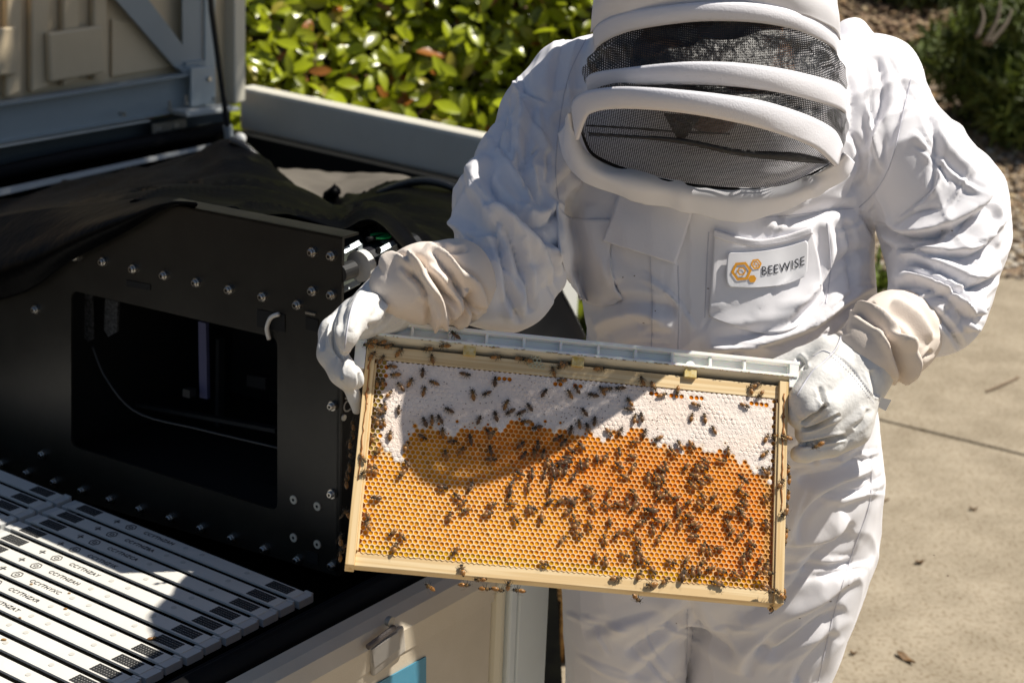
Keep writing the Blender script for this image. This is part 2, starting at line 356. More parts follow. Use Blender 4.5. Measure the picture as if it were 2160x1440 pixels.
# conifer shrubs on the bank, upper right
NEED = attr_mat('needle_tint', 'tint', .6, transl=.2)
def shrub(px, py, yy, w_, h_, n, lab, tone=1.):
    x = wy(px, py, yy)[0]; z0 = gz(x, yy); e = empty('shrub', (x, yy, z0), lab, 'shrub')
    cl = [(np.array([random.gauss(0, w_*.42), random.gauss(0, w_*.3), abs(random.gauss(h_*.45, h_*.28))]), random.uniform(.12, .3)*w_) for _ in range(26)]
    def pf(i):
        c, r = random.choice(cl); d = np.random.randn(3); d /= np.linalg.norm(d); p = c+d*r*random.uniform(.6, 1.1)*np.array([1, 1, .8]); p[2] = max(p[2], .02)
        k = tone*random.uniform(.5, 1.3); return p, random.uniform(.05, .12), (.085*k, .115*k, .018*k)
    lp = [leaf_proto(1, .13, 2, .1, .25), leaf_proto(1, .2, 2, .1, .5)]
    me = leaf_mesh(n, pf, lp, lambda p: rotm(np.array([random.gauss(0, 1), random.gauss(-.3, 1), random.gauss(.2, 1)]), random.uniform(0, 6.28)))
    stuff(link('foliage', me, NEED, e))
    b = B()
    for k in range(9):
        c = cl[k][0]; b.tube(crm([(0, 0, 0), c*.5+np.random.randn(3)*.04, c], 6), [.016, .014, .012, .009, .006, .004], 6)
    b.build('stems', BARK, e, org=(0, 0, 0), smooth=True)
shrub(2135, 120, 8.45, .42, .58, 8000, 'large dark green conifer shrub on the bank in the top right corner', 1.25)
shrub(2110, 60, 9.2, .26, .30, 3500, 'mid sized green shrub left of the largest shrub at the top right', 1.0)
shrub(1930, 20, 9.9, .30, .10, 2500, 'dark low shrub right of the hood at the top edge', .8)  # lower tone gives a darker green
shrub(1830, 0, 10.0, .26, .10, 1500, 'dark shrub farthest left on the bank, beside the hood top', .6)
shrub(1865, 560, 6.35, .09, .07, 500, 'little yellow green weed between torso and sleeve by the gravel', 2.2)
for k, (px0, py0, px1, py1) in enumerate([(2075, 95, 2110, 0), (2085, 95, 2135, 20), (2060, 80, 2068, 10)]):
    p0, p1 = wy(px0, py0, 8.1), wy(px1, py1, 8.15)
    thing(B().tube(crm([p0, (p0+p1)/2+np.array([.02, 0, .01]), p1], 8), [.012, .011, .01, .009, .008, .006, .005, .003], 6).build('bare_twig', mat('grey_twig', (.2, .165, .125), .9), smooth=True),
          ['long bare grey twig leaning out of the conifer shrub', 'bare grey twig rising rightmost from the conifer shrub', 'short bare twig left of the long one in the conifer shrub'][k], 'twig')
# unseen tree added behind the hedge so its low limb shades the lid
tree = empty('added_shade_tree', (.6, 7.6, 0), 'unseen leafy tree added behind the hedge, its low limb shading the raised lid', 'tree')
B().tube(crm([(.6, 7.6, -.05), (.62, 7.55, 1.5), (.55, 7.3, 3.0), (.5, 7.4, 4.6)], 14), [.14-.007*i for i in range(14)], 12).build('trunk', BARK, tree, smooth=True)
B().tube(crm([(.56, 7.35, 2.8), (.5, 6.5, 3.2), (.38, 5.6, 3.25), (.2, 4.7, 3.1)], 14), [.06-.0038*i for i in range(14)], 8).build('limb', BARK, tree, smooth=True)
def tpos(i):
    d = np.random.randn(3); d /= np.linalg.norm(d); p = np.array([.24, 4.88, 3.08])+d*np.array([.34, .62, .3])*random.random()**.4
    k = random.uniform(.6, 1.3); return p, random.uniform(.07, .11), (.09*k, .12*k, .02*k)
o = link('crown', leaf_mesh(1500, tpos, HP, lambda p: rotm(np.random.randn(3)+np.array([0, 0, 1.]), random.uniform(0, 6.28))), LV, tree, smooth=True); o.location = (-.6, -7.6, 0)
def tpos2(i):
    d = np.random.randn(3); d /= np.linalg.norm(d); p = np.array([.5, 7.5, 4.9])+d*np.array([1.1, .9, .9])*random.random()**.4
    k = random.uniform(.6, 1.3); return p, random.uniform(.08, .12), (.09*k, .12*k, .02*k)
o = link('crown', leaf_mesh(4000, tpos2, HP, lambda p: rotm(np.random.randn(3)+np.array([0, 0, 1.]), random.uniform(0, 6.28))), LV, tree, smooth=True); o.location = (-.6, -7.6, 0)
# wooded hillside closing the view behind the hedge and bank (above the frame, it is what the glossy things mirror)
def wpos(i):
    x = random.uniform(-22, 24); y = random.uniform(16, 22); z = random.uniform(0, 9)*(1-.02*abs(x)); k = random.uniform(.5, 1.3)
    return np.array([x, y, z]), random.uniform(.5, 1.1), (.06*k, .09*k, .018*k)
stuff(link('woodland', leaf_mesh(9000, wpos, HP, lambda p: rotm(np.random.randn(3)+np.array([0, -.6, .6]), random.uniform(0, 6.28))), LV))['label'] = 'dark wooded hillside beyond the hedge and the bank'
# ================================================================= THE BOX
e1 = np.array([-.809, .588, 0]); e2 = np.array([.588, .809, 0]); P2 = np.array([.043, 2.25, 0])
def Bx(u, v, z): return P2+u*e1+v*e2+Z3*z
CREAM = mat('cream_plastic', (.62, .55, .44), .45, col2=(.56, .49, .38), nscale=6, bump=.15, bscale=500)
BLUEG = mat('blue_grey_paint', (.36, .41, .43), .4, col2=(.33, .375, .4), nscale=5)
RIMG = mat('grey_rim_paint', (.74, .71, .62), .35, col2=(.69, .66, .57), nscale=7)
BLK = mat('black_steel', (.003, .003, .003), .9, spec=0, col2=(.005, .005, .004), nscale=16, bump=.05)
BLKR = mat('black_rubber', (.009, .009, .010), .55, spec=.08)
BLKF = mat('black_vinyl_fabric', (.0022, .0022, .0026), .4, spec=.04, bump=.3, bscale=60, bdist=.004)
STEEL = mat('stainless', (.62, .6, .56), .3, metal=1); ZINC = mat('zinc_plate', (.42, .47, .5), .5, metal=.6)
H = .9
box = empty('hive_box', tuple(P2), 'large open cream and grey steel box with a black inside', 'box')
def bxp(poly, z0, z1, name, m, bevel=.003, parent=box, label=None):
    return B().prism([Bx(u, v, z0) for u, v in poly], Z3, z1-z0).build(name, m, parent, bevel=bevel, label=label)
def vq(px): return float(np.dot(wpl(px, 1300, Bx(-.055, 0, 0), e1)-P2, e2))
va, vb_, vc, vd = vq(1045), vq(1070), vq(1086), vq(1150)
# front (near) wall with rounded rim, outer face at u=-.05
wall = bxp([(-.05, va), (-.012, va), (-.012, -2.2), (-.05, -2.2)], .12, H-.045, 'side_panel', CREAM, .004)
rim = B(); prof = [(-.052, H-.05), (-.054, H-.02), (-.045, H-.004), (-.03, H), (-.008, H-.002), (0, H-.012), (0, H-.05)]
vv = []; 
for v in (va, -2.2): vv += [Bx(u, v, z) for u, z in prof]
k = len(prof); rim.add(vv, [(i, (i+1) % k, k+(i+1) % k, k+i) for i in range(k)]+[tuple(range(k)), tuple(range(k, 2*k))[::-1]])
rim.build('panel_rim', CREAM, box, smooth=False)
# groove line under the rim is the gap between rim and panel; corner post
bxp([(-.056, va+.001), (-.02, va+.001), (-.02, vb_), (-.056, vb_)], .12, H-.02, 'corner_trim', mat('cream_trim', (.72, .66, .5), .45), .01)
PU = -.06
for (a, b_) in ((vb_, vc-.0012), (vc+.0012, vd)):
    bxp([(PU, a), (0, a), (0, b_), (PU, b_)], 0, H+.0, 'corner_post', mat('pale_blue_grey_paint', (.74, .79, .79), .4, col2=(.70, .75, .75), nscale=5), .003)
# black gasket, deck, inner well
gk = B().tube([Bx(.022, v, H-.012) for v in (va, -1, -2.2)], .017, 10); gk.build('gasket', BLKR, box, smooth=True)
bxp([(.035, .02), (.112, .02), (.112, -2.2), (.035, -2.2)], H-.09, H-.055, 'deck', mat('black_deck', (.010, .010, .012), .5, spec=.08, bump=.2, bscale=40), .002)
bxp([(.0, .1), (1.18, 1.68), (2.2, 1.7), (2.2, -1.4), (.0, -2.2)], .45, .47, 'inner_floor', BLK, 0)
# far rims: back wall and right wall, left wall
def wallseg(a, b_, z0, z1, t, name, m, bev=.004):
    a, b_ = np.array(a), np.array(b_); d = (b_-a)/np.linalg.norm(b_-a); n = np.array([-d[1], d[0]])*t
    return bxp([tuple(a), tuple(b_), tuple(b_+n), tuple(a+n)], z0, z1, name, m, bev)
wallseg((2.24, 1.72), (1.18, 1.71), .78, H, -.055, 'back_rim', RIMG, .012)
wallseg((2.24, 1.73), (1.18, 1.72), .12, .775, -.04, 'back_wall', BLK, .002)
wallseg((1.16, 1.70), (.045, vd-.05), .12, H-.01, -.05, 'right_wall', mat('pale_grey_paint', (.6, .62, .62), .4), .004)
wallseg((2.25, 1.7), (2.25, -1.6), .12, H-.06, .04, 'left_wall', BLK, .002)
# black inner liner and steps just inside the back rim
wallseg((2.2, 1.66), (1.18, 1.65), .47, .80, .03, 'inner_liner', mat('black_liner', (.014, .014, .013), .45, spec=.1), .002)
wallseg((2.15, 1.58), (1.12, 1.56), .47, .735, .03, 'inner_ledge', mat('black_ledge', (.022, .022, .021), .5, spec=.1), .006)
# side panel details: bolt, recessed handle, blue sticker
n_out = -e1
def onf(px, py, off=0): return wpl(px, py, Bx(-.05-off, 0, 0), e1)
MOTTLED = mat('mottled_cream', (.5, .46, .40), .6, col2=(.36, .33, .29), nscale=40)  # handle colour, greyer and more mottled than the panel
B().prism([onf(*q, .0005) for q in ((775, 1365), (845, 1315), (850, 1370), (780, 1425))], n_out, .006).build('handle_plate', MOTTLED, box, bevel=.003)
B().prism([onf(*q, .0066) for q in ((783, 1368), (838, 1330), (842, 1366), (787, 1408))], n_out, .002).build('handle_pad', mat('grey_pad', (.40, .38, .35), .7), box, bevel=.001)
B().tube([onf(776, 1364, .008), onf(832, 1322, .008)], .0035, 8).build('latch_bar', mat('dark_latch', (.12, .1, .09), .5), box)
B().prism([onf(*q, .0005) for q in ((790, 1442), (897, 1383), (897, 1500), (790, 1500))], n_out, .0015).build('blue_sticker', mat('blue_vinyl', (.07, .27, .40), .4), box)
pb = onf(818, 1308, 0)
B().tube([pb, pb+n_out*.006], .006, 12).build('bolt', mat('grey_bolt', (.35, .33, .3), .5, metal=.6), box)
# ------------------------------------------------- lid
LU = 2.19
lid = empty('box_lid', tuple(Bx(LU, 0, H)), 'raised box lid with beige ribbed panel and blue grey steel braces', 'lid')
def lp(px, py, off=0): return wpl(px, py, Bx(LU-off, 0, 0), e1)
def lpoly(pts, off, t, name, m, bev=.002): return B().prism([lp(*q, off) for q in pts], n_out, t).build(name, m, lid, bevel=bev)
BEIGE = mat('beige_panel', (.70, .57, .38), .5, col2=(.64, .52, .34), nscale=5)
BLUEL = mat('lid_blue_grey', (.33, .38, .40), .4, col2=(.3, .35, .37), nscale=6)
lpoly([(-160, -160), (478, -260), (478, 215), (-160, 300)], -.04, .04, 'panel', BEIGE)
for x0, x1 in ((-60, -30), (2, 33), (55, 92), (122, 155), (186, 214)):
    lpoly([(x0, -160), (x1, -170), (x1, 190 - .2*x1+10), (x0, 195-.2*x0+10)], .001, .022, 'panel_rib', BEIGE, .006)
lpoly([(92, 68), (205, 52), (212, 152), (96, 172)], .024, .02, 'raised_plate', BEIGE, .006)
lpoly([(-30, 60), (30, 55), (30, 158), (-30, 160)], .024, .012, 'raised_plate', BEIGE, .006)
lpoly([(232, 40), (300, 50), (372, 140), (232, 162)], .001, .008, 'gusset_panel', BEIGE, .003)
# braces : L sections
def lsec(pts, off, name, m=BLUEL, lip=.03, t=.004):
    a, b_, c, d = [lp(*q, off) for q in pts]
    bb = B().prism([a, b_, c, d], n_out, t); bb.prism([a, b_, b_+(c-b_)*.06, a+(d-a)*.06], n_out, lip); bb.prism([d, c, c+(b_-c)*.05, d+(a-d)*.05], n_out, lip*.5)
    return bb.build(name, m, lid)
lsec([(190, -60), (262, -65), (422, 146), (376, 152)], .03, 'diagonal_brace', BLUEL, .035)
lsec([(380, -260), (424, -265), (424, 146), (384, 150)], .028, 'vertical_post', BLUEL, .03)
lpoly([(427, -265), (449, -268), (449, 236), (427, 236)], .03, .01, 'post_flange', mat('pale_flange', (.46, .52, .53), .4))
lsec([(-160, 238), (424, 146), (424, 226), (-160, 328)], .03, 'bottom_rail', BLUEL, .03)
lpoly([(400, 143), (451, 140), (452, 215), (400, 226)], .064, .006, 'corner_bracket', mat('pale_flange2', (.5, .55, .55), .4))
lpoly([(452, -265), (478, -268), (478, 205), (455, 212)], -.035, .07, 'edge_strip', mat('cream_edge', (.7, .66, .54), .45), .004)
lpoly([(357, 230), (470, 218), (472, 226), (360, 240)], .05, .06, 'hinge_shelf', mat('pale_shelf', (.55, .57, .55), .4))
for px, py in ((392, 222), (358, 234)):
    p = lp(px, py, .09); B().tube([p, p+Z3*.025], .004, 8).build('bolt', STEEL, lid)
    B().tube([p, p+Z3*.007], .008, 6).build('nut', STEEL, lid)
for px, py in ((252, 240), (433, 165), (445, 207)):
    p = lp(px, py, .06); B().tube([p, p+n_out*.018], .006, 8).build('screw', STEEL, lid)
# lower hinge beam with white edge
lsec([(-160, 335), (470, 222), (472, 262), (-160, 375)], -.01, 'hinge_beam', mat('dark_blue_beam', (.07, .085, .09), .4), .02)
lpoly([(-160, 328), (300, 250), (300, 253), (-160, 333)], .02, .03, 'beam_lip', mat('pale_lip', (.6, .6, .55), .4))
lpoly([(318, 262), (390, 250), (392, 285), (320, 297)], .03, .006, 'hinge_plate', mat('dull_steel', (.36, .33, .28), .4, metal=.7))
for px, py in ((338, 276), (370, 267)):
    p = lp(px, py, .036); B().tube([p, p+n_out*.005], .009, 10).build('hinge_screw', STEEL, lid)
o = B().prism([lp(*q, .08) for q in ((-160, 432), (470, 298), (470, 304), (-160, 446))], n_out, .01).build('white_edge_strip', mat('white_strip', (.55, .57, .57), .35), box)
sb = [lp(x, y, .05) for x, y in ((-160, 398), (150, 330), (300, 302), (470, 270))]
B().tube(sb, .018, 8).build('lid_seal', BLKR, box, smooth=True)
strut = empty('gas_strut', tuple(lp(482, 285, .15)), 'thin black gas strut propping up the raised lid', 'strut')
B().tube([lp(436, -120, .15), lp(446, 20, .15), lp(480, 268, .15)], .0075, 10).build('rod', mat('black_rod', (.02, .02, .022), .35), strut)
B().tube([lp(480, 266, .15), lp(484, 292, .15)], .012, 12).build('end_fitting', mat('silver_fitting', (.6, .66, .7), .35, metal=.6), strut)
B().ball(lp(506, 293, .15), .016, 12, 8).build('ball_joint', mat('white_joint', (.75, .75, .72), .4), strut, smooth=True)
# ------------------------------------------------- black machine plate with window
PV = -.214
def pq(px, py, d): return wpl(px, py, Bx(0, PV+d, 0), e2)
def pp(px, py, off=0): return wpl(px, py, Bx(0, PV-off, 0), e2)
mach = empty('machine_housing', tuple(Bx(.175, PV, .85)), 'black steel machine housing with a square window and rows of screws', 'machine')
def rr(poly, rad, n=4):
    out = []; m = len(poly)
    for i in range(m):
        p = np.array(poly[i], float); a = np.array(poly[i-1], float); c = np.array(poly[(i+1) % m], float)
        a = p+(a-p)/np.linalg.norm(a-p)*rad; c = p+(c-p)/np.linalg.norm(c-p)*rad
        for k in range(n+1):
            t = k/n; out.append((1-t)**2*a+2*t*(1-t)*p+t*t*c)
    return out
outer = [(-260, 640), (60, 580), (190, 510), (345, 427), (722, 500), (714, 1215), (250, 1079), (-260, 930)]
win = rr([(150, 612), (585, 713), (585, 1077), (150, 940)], 16)
def holed(outer, inner, name, m, off, t, parent):
    bm = bmesh.new(); vo = [bm.verts.new(pp(*q, off)) for q in outer]; vi = [bm.verts.new(pp(*q, off)) for q in inner]
    eo = [bm.edges.new((vo[i], vo[(i+1) % len(vo)])) for i in range(len(vo))]; ei = [bm.edges.new((vi[i], vi[(i+1) % len(vi)])) for i in range(len(vi))]
    r_ = bmesh.ops.triangle_fill(bm, use_beauty=True, edges=eo+ei, normal=Vector(e2)); fs = [g_ for g_ in r_['geom'] if isinstance(g_, bmesh.types.BMFace)]
    ex = bmesh.ops.extrude_face_region(bm, geom=fs); vs = [g_ for g_ in ex['geom'] if isinstance(g_, bmesh.types.BMVert)]
    bmesh.ops.translate(bm, verts=vs, vec=Vector(e2)*t); bmesh.ops.recalc_face_normals(bm, faces=bm.faces)
    me = bpy.data.meshes.new(name); bm.to_mesh(me); bm.free(); me.transform(Matrix.Translation(-parent.location)); return link(name, me, m, parent)
bpy.context.view_layer.update()
PLATE = mat('black_plate', (.022, .0205, .0165), .36, spec=.42, col2=(.012, .011, .009), nscale=9, bump=.06, bscale=300)
holed(outer, win, 'front_plate', PLATE, 0, .004, mach)
fl = B(); fl.prism([pp(345, 427), pp(722, 500), pp(722, 500)+e2*.03, pp(345, 427)+e2*.03], Z3, -.003); fl.build('top_flange', PLATE, mach)
sidep = B(); a_, b_ = pp(714, 1215), pp(716, 800); sidep.prism([a_, b_, b_+e2*.26, a_+e2*.26], e1, .004); sidep.build('side_plate', mat('black_side_plate', (.014, .013, .012), .45, spec=.08), mach)
# recess behind the window
bx_ = B(); iw = [pp(*q) for q in ((120, 590), (610, 690), (610, 1100), (120, 960))]
for i in range(4):
    a_, b_ = iw[i], iw[(i+1) % 4]; bx_.prism([a_+e2*.006, b_+e2*.006, b_+e2*.35, a_+e2*.35], np.cross(b_-a_, e2)/np.linalg.norm(np.cross(b_-a_, e2)), .003)
bx_.prism([q+e2*.35 for q in iw], e2, .004); bx_.build('inner_housing', mat('black_inner', (.006, .006, .006), .7), mach)
drum = [pq(150, 975, .09), pq(420, 1020, .09), pq(600, 1068, .09)]
B().tube([q-Z3*.02 for q in drum], .05, 20).build('roller', mat('black_roller', (.018, .019, .02), .45), mach, smooth=True)
B().prism([pq(*q, .12) for q in ((418, 678), (434, 682), (437, 842), (421, 838))], e2, .006).build('blue_strip', mat('bluish_strip', (.10, .10, .20), .5), mach)
B().prism([pq(*q, .14) for q in ((112, 640), (118, 640), (124, 905), (117, 905))], e2, .004).build('bright_edge', mat('edge_metal', (.4, .38, .3), .4, metal=.5), mach)
for q in (((166, 615), (192, 620), (195, 715), (186, 720), (168, 705)), ((222, 630), (248, 636), (246, 700), (228, 710), (219, 695))):
    B().prism([pq(*k_, .05) for k_ in q], e2, .004).build('speckled_tab', mat('speckled', (.10, .10, .10), .8, col2=(.02, .02, .02), nscale=260), mach)
B().tube(crm([pq(195, 730, .05), pq(225, 800, .05), pq(290, 870, .05), pq(420, 905, .05), pq(590, 945, .05)], 20), .0016, 6).build('cable', mat('dark_cable', (.05, .05, .05), .4), mach, smooth=True)
B().tube(crm([pp(593, 661)-e2*.004, pp(578, 668)-e2*.006, pp(570, 690)-e2*.006, pp(571, 714)-e2*.003], 14), .0028, 8).build('white_cable', mat('white_cable', (.75, .72, .66), .4), mach, smooth=True)
def slot(q, name='slot', c=(.003, .003, .003)): B().prism([pp(*k_)-e2*.0012 for k_ in q], e2, .001).build(name, mat(name+'_dark', c, .8), mach)
IN = mat('inner_parts', (.03, .03, .031), .5)
for q, d, nm in (([(330, 690), (338, 692), (336, 900), (328, 898)], .2, 'guide_rail'), ([(455, 715), (462, 717), (460, 930), (453, 928)], .22, 'guide_rail'), ([(200, 835), (580, 905), (580, 913), (200, 842)], .15, 'cross_bar'), ([(520, 790), (560, 797), (560, 822), (520, 814)], .25, 'sensor_block'), ([(250, 760), (300, 768), (300, 800), (250, 792)], .28, 'sensor_block'), ([(385, 820), (400, 823), (400, 840), (385, 836)], .1, 'sensor_block')):
    B().prism([pq(*k_, d) for k_ in q], e2, .012).build(nm, IN, mach)
slot([(543, 652), (602, 664), (602, 700), (543, 688)]); slot([(646, 668), (672, 674), (672, 700), (646, 694)]); slot([(648, 1160), (672, 1166), (672, 1190), (648, 1184)]); slot([(268, 590), (318, 600), (318, 612), (268, 604)])
B().prism([pp(*k_)-e2*.003 for k_ in ((647, 656), (668, 660), (668, 665), (647, 661))], e2, .002).build('bright_tab', STEEL, mach)
scr = [(160, 541), (220, 551), (284, 566), (349, 580), (417, 595), (486, 610), (557, 625), (630, 642), (662, 531), (702, 539), (662, 613), (702, 621),
       (5, 977), (60, 996), (118, 1015), (176, 1033), (235, 1052), (298, 1072), (362, 1091), (427, 1112), (492, 1133), (560, 1156), (630, 1179), (703, 1191), (703, 1040), (704, 855), (92, 957), (78, 652)]
sm = B(); sm.tube([(0, 0, 0), (0, 0, .004)], .0062, 14, 0); sm.tube([(0, 0, .004), (0, 0, .0075), (0, 0, .0085)], [.0045, .0045, .0035], 14, 0); sm.tube([(0, 0, .0084), (0, 0, .0088)], .002, 6, 1)
sme = sm.mesh('screw'); sme.materials.append(STEEL); sme.materials.append(BLKR)
rotp = Vector(-e2).to_track_quat('Z', 'Y').to_matrix().to_4x4()
for q in scr:
    o = bpy.data.objects.new('screw', sme); COL.objects.link(o); o.parent = mach; m4 = rotp.copy(); m4.translation = Vector(pp(*q)-np.array(mach.location)); o.matrix_local = m4
ws = B(); ws.tube([(0, 0, 0), (0, 0, .0015)], .0058, 14, 0); ws.tube([(0, 0, .0014), (0, 0, .0019)], .002, 8, 1); wse = ws.mesh('washer'); wse.materials.append(mat('nylon_washer', (.6, .57, .48), .5)); wse.materials.append(BLKR)
for q in ((620, 1053), (670, 1067), (620, 1133), (670, 1147)):
    o = bpy.data.objects.new('washer', wse); COL.objects.link(o); o.parent = mach; m4 = rotp.copy(); m4.translation = Vector(pp(*q)-np.array(mach.location)); o.matrix_local = m4
# side plate lettering (partly hidden by the glove)
SP = pp(714, 1215)
def spx(px, py, off=.001): return wpl(px, py, SP-e1*off, e1)
LET = mat('white_stencil', (.38, .36, .32), .7)
for body, (ax, ay), (bx2, by2) in (('SC', (727, 844), (760, 828)), ('CA', (723, 872), (758, 855))):
    me = text_mesh(body, .022, .0002); a_ = spx(ax, ay); b_ = spx(bx2, by2)
    ex = e2; mm = Matrix([[ex[0], 0, -e1[0], a_[0]], [ex[1], 0, -e1[1], a_[1]], [ex[2], 1, -e1[2], a_[2]], [0, 0, 0, 1]]); me.transform(Matrix.Translation(-mach.location)@mm)
    link('lettering', me, LET, mach)
p = spx(724, 880); B().tube([p, p-e1*.002], .004, 12).build('washer', MATS['nylon_washer'], mach)
# motor and bracket
mot = empty('gear_motor', tuple(wpl(760, 560, Bx(.16, 0, 0), e1)), 'small gear motor with zinc bracket beside the black housing corner', 'motor')
def mp_(px, py, off=0): return wpl(px, py, Bx(.16-off, 0, 0), e1)
for a_, b_ in (((722, 533), (757, 514)), ((722, 612), (757, 594)), ((757, 514), (757, 594))):
    pa, pb_ = mp_(*a_, -.004), mp_(*b_, -.004); B().tube([pa, pb_], .0045, 4).build('bracket_bar', ZINC, mot)
    B().tube([pa+e2*.03-e1*.03, pb_+e2*.03-e1*.03], .0045, 4).build('bracket_bar', ZINC, mot)
B().prism([mp_(722, 526, -.045), mp_(757, 508, -.045), mp_(757, 598, -.045), mp_(722, 618, -.045)], e1, .002).build('bracket_plate', mat('teal_zinc', (.35, .45, .45), .35, metal=.7), mot)
ax = lambda t: mp_(716+t*135, 577-t*50)
def cyl(t0, t1, rpx, name, m): P0, P1 = ax(t0), ax(t1); B().tube([P0, P1], rpx*dep(P0)/FPX, 22).build(name, m, mot)
cyl(.0, .20, 20, 'shaft_coupling', mat('dark_coupling', (.07, .07, .07), .3, metal=.6)); cyl(.3, .39, 34, 'white_ring', mat('white_ring', (.7, .7, .68), .4))
cyl(.39, .64, 36, 'motor_body', mat('motor_black', (.015, .015, .02), .35)); cyl(.64, .78, 33, 'motor_flange', mat('white_flange', (.72, .71, .68), .4)); cyl(.78, 1.15, 30, 'motor_end', mat('motor_black2', (.012, .012, .012), .3))
for px, py in ((796, 528), (800, 546)):
    p = mp_(px, py, .055); B().tube([p, p-e1*.003], .004, 10).build('flange_hole', BLKR, mot)
p = mp_(803, 499, .0); B().prism([p+np.array([math.cos(a)*.013, math.sin(a)*.013, 0]) for a in np.linspace(0, 6.28, 17)[:-1]], Z3, .002).build('green_sticker', mat('green_dot', (.01, .5, .12), .4), mot)
B().tube(crm([mp_(775, 505), mp_(830, 500), mp_(855, 530), mp_(862, 560)], 16), .0035, 8).build('wire', BLKR, mot, smooth=True)
# ------------------------------------------------- black fabric covers
def vp(px, py, v): return wpl(px, py, Bx(0, v, 0), e2)
def cloth(rows, name, lab, cat, m, n=(60, 90), amp=.008, sc=9, seed=3, thick=.002, ridge=0):
    g0 = [[*crm([vp(x, y, v) for x, y in pts], n[1])] for pts, v in rows]; g0 = np.array(g0)
    G = np.stack([crm(g0[:, j], n[0]) for j in range(n[1])], 1)
    d = amp*wav(G, sc, seed)+amp*.5*wav(G, sc*2.7, seed+1)
    if ridge: d = d+ridge*(1-np.abs(wav(G*np.array([1, 1, 2.]), sc*1.4, seed+5)))**3
    o = sheet(G, thick, d).build(name, m, smooth=True); return thing(o, lab, cat)
cloth([([(-60, 440), (120, 398), (270, 362), (400, 330), (482, 298), (540, 322), (600, 388), (690, 432), (755, 408), (860, 388), (1000, 400)], .75),
       ([(-60, 475), (120, 440), (270, 408), (400, 392), (480, 376), (560, 392), (640, 430), (700, 458), (780, 450), (870, 452), (1000, 480)], .40),
       ([(-60, 500), (120, 462), (270, 418), (370, 396), (480, 402), (560, 418), (640, 446), (720, 470), (790, 440), (880, 500), (1000, 560)], .05),
       ([(-60, 540), (120, 492), (270, 450), (350, 425), (470, 446), (560, 462), (640, 478), (720, 492), (790, 480), (890, 560), (1000, 640)], -.15)],
      'black_cover', 'shiny black fabric cover slung over the top of the machine housing', 'cover', BLKF, amp=.010, sc=8, ridge=.012)
cloth([([(-60, 470), (60, 445), (150, 432), (270, 420), (350, 415), (415, 424)], -.12), ([(-60, 530), (60, 500), (150, 470), (270, 440), (350, 422), (415, 429)], -.19), ([(-60, 585), (60, 545), (150, 505), (270, 458), (350, 428), (415, 431)], -.235),
       ([(-60, 650), (60, 612), (150, 550), (270, 484), (350, 440), (412, 432)], -.225)], 'hanging_cover', 'black cover corner hanging diagonally over the left of the black housing', 'cover', BLKF, n=(30, 60), amp=.003, sc=14, seed=8)
cloth([([(585, 345), (640, 350), (720, 372), (800, 372), (880, 380)], 1.1), ([(590, 372), (650, 392), (720, 400), (800, 395), (880, 392)], .9), ([(600, 395), (660, 425), (720, 435), (800, 420), (880, 410)], .78)],
      'brown_cloth', 'crumpled sunlit brown grey cloth behind the black cord', 'cloth', mat('brown_grey_cloth', (.12, .105, .085), .7, bump=.4, bscale=80), n=(24, 50), amp=.012, sc=16, seed=11)
CORD = mat('black_cord', (.02, .02, .02), .22, spec=.7, bump=.8, bscale=500)
thing(B().tube(crm([vp(x, y, .69) for x, y in ((488, 296), (516, 308), (540, 330), (575, 368), (620, 398), (660, 418), (694, 434), (700, 448))], 40), .008, 8).build('cord', CORD, smooth=True), 'shiny black zip cord curving down from the strut foot', 'cord')
thing(B().tube(crm([vp(x, y, .66) for x, y in ((800, 408), (830, 396), (865, 385), (900, 382), (935, 388), (968, 400))], 30), .008, 8).build('cord', CORD, smooth=True), 'shiny black zip cord arching up beside the white elbow', 'cord')
kn = B(); rs = np.random.RandomState(5)
for k in range(7):
    c = vp(700+k*14, 452-10*math.sin(k*.9), .70); kn.tube(crm([c+rs.randn(3)*.02 for _ in range(4)], 10), .011, 7)
thing(kn.build('cloth_knot', BLKF, smooth=True), 'bunched black gathered knot of cover where the two cords meet', 'knot')
flap = [([(1120, 590), (1172, 596), (1196, 640), (1232, 712)], 0), ([(1080, 640), (1140, 640), (1180, 680), (1222, 722)], 1), ([(960, 690), (1080, 700), (1140, 730), (1205, 760)], 2)]
g0 = np.array([[*crm([wy(x, y, 2.95-.08*k) for x, y in pts], 40)] for pts, k in flap]); G = np.stack([crm(g0[:, j], 24) for j in range(40)], 1)
thing(sheet(G, .003, .006*wav(G, 14, 4)).build('black_flap', mat('black_matt_cloth', (.004, .004, .0045), .6, spec=.03), smooth=True), 'black cover flap with a pointed corner hanging over the box edge behind the waist', 'cover')
thing(B().tube(crm([wy(x, y, 2.94) for x, y in ((1174, 596), (1198, 640), (1216, 675), (1233, 712))], 16), .003, 6).build('flap_edging', CORD, smooth=True), 'thin shiny zip edging along the pointed black flap', 'edging')
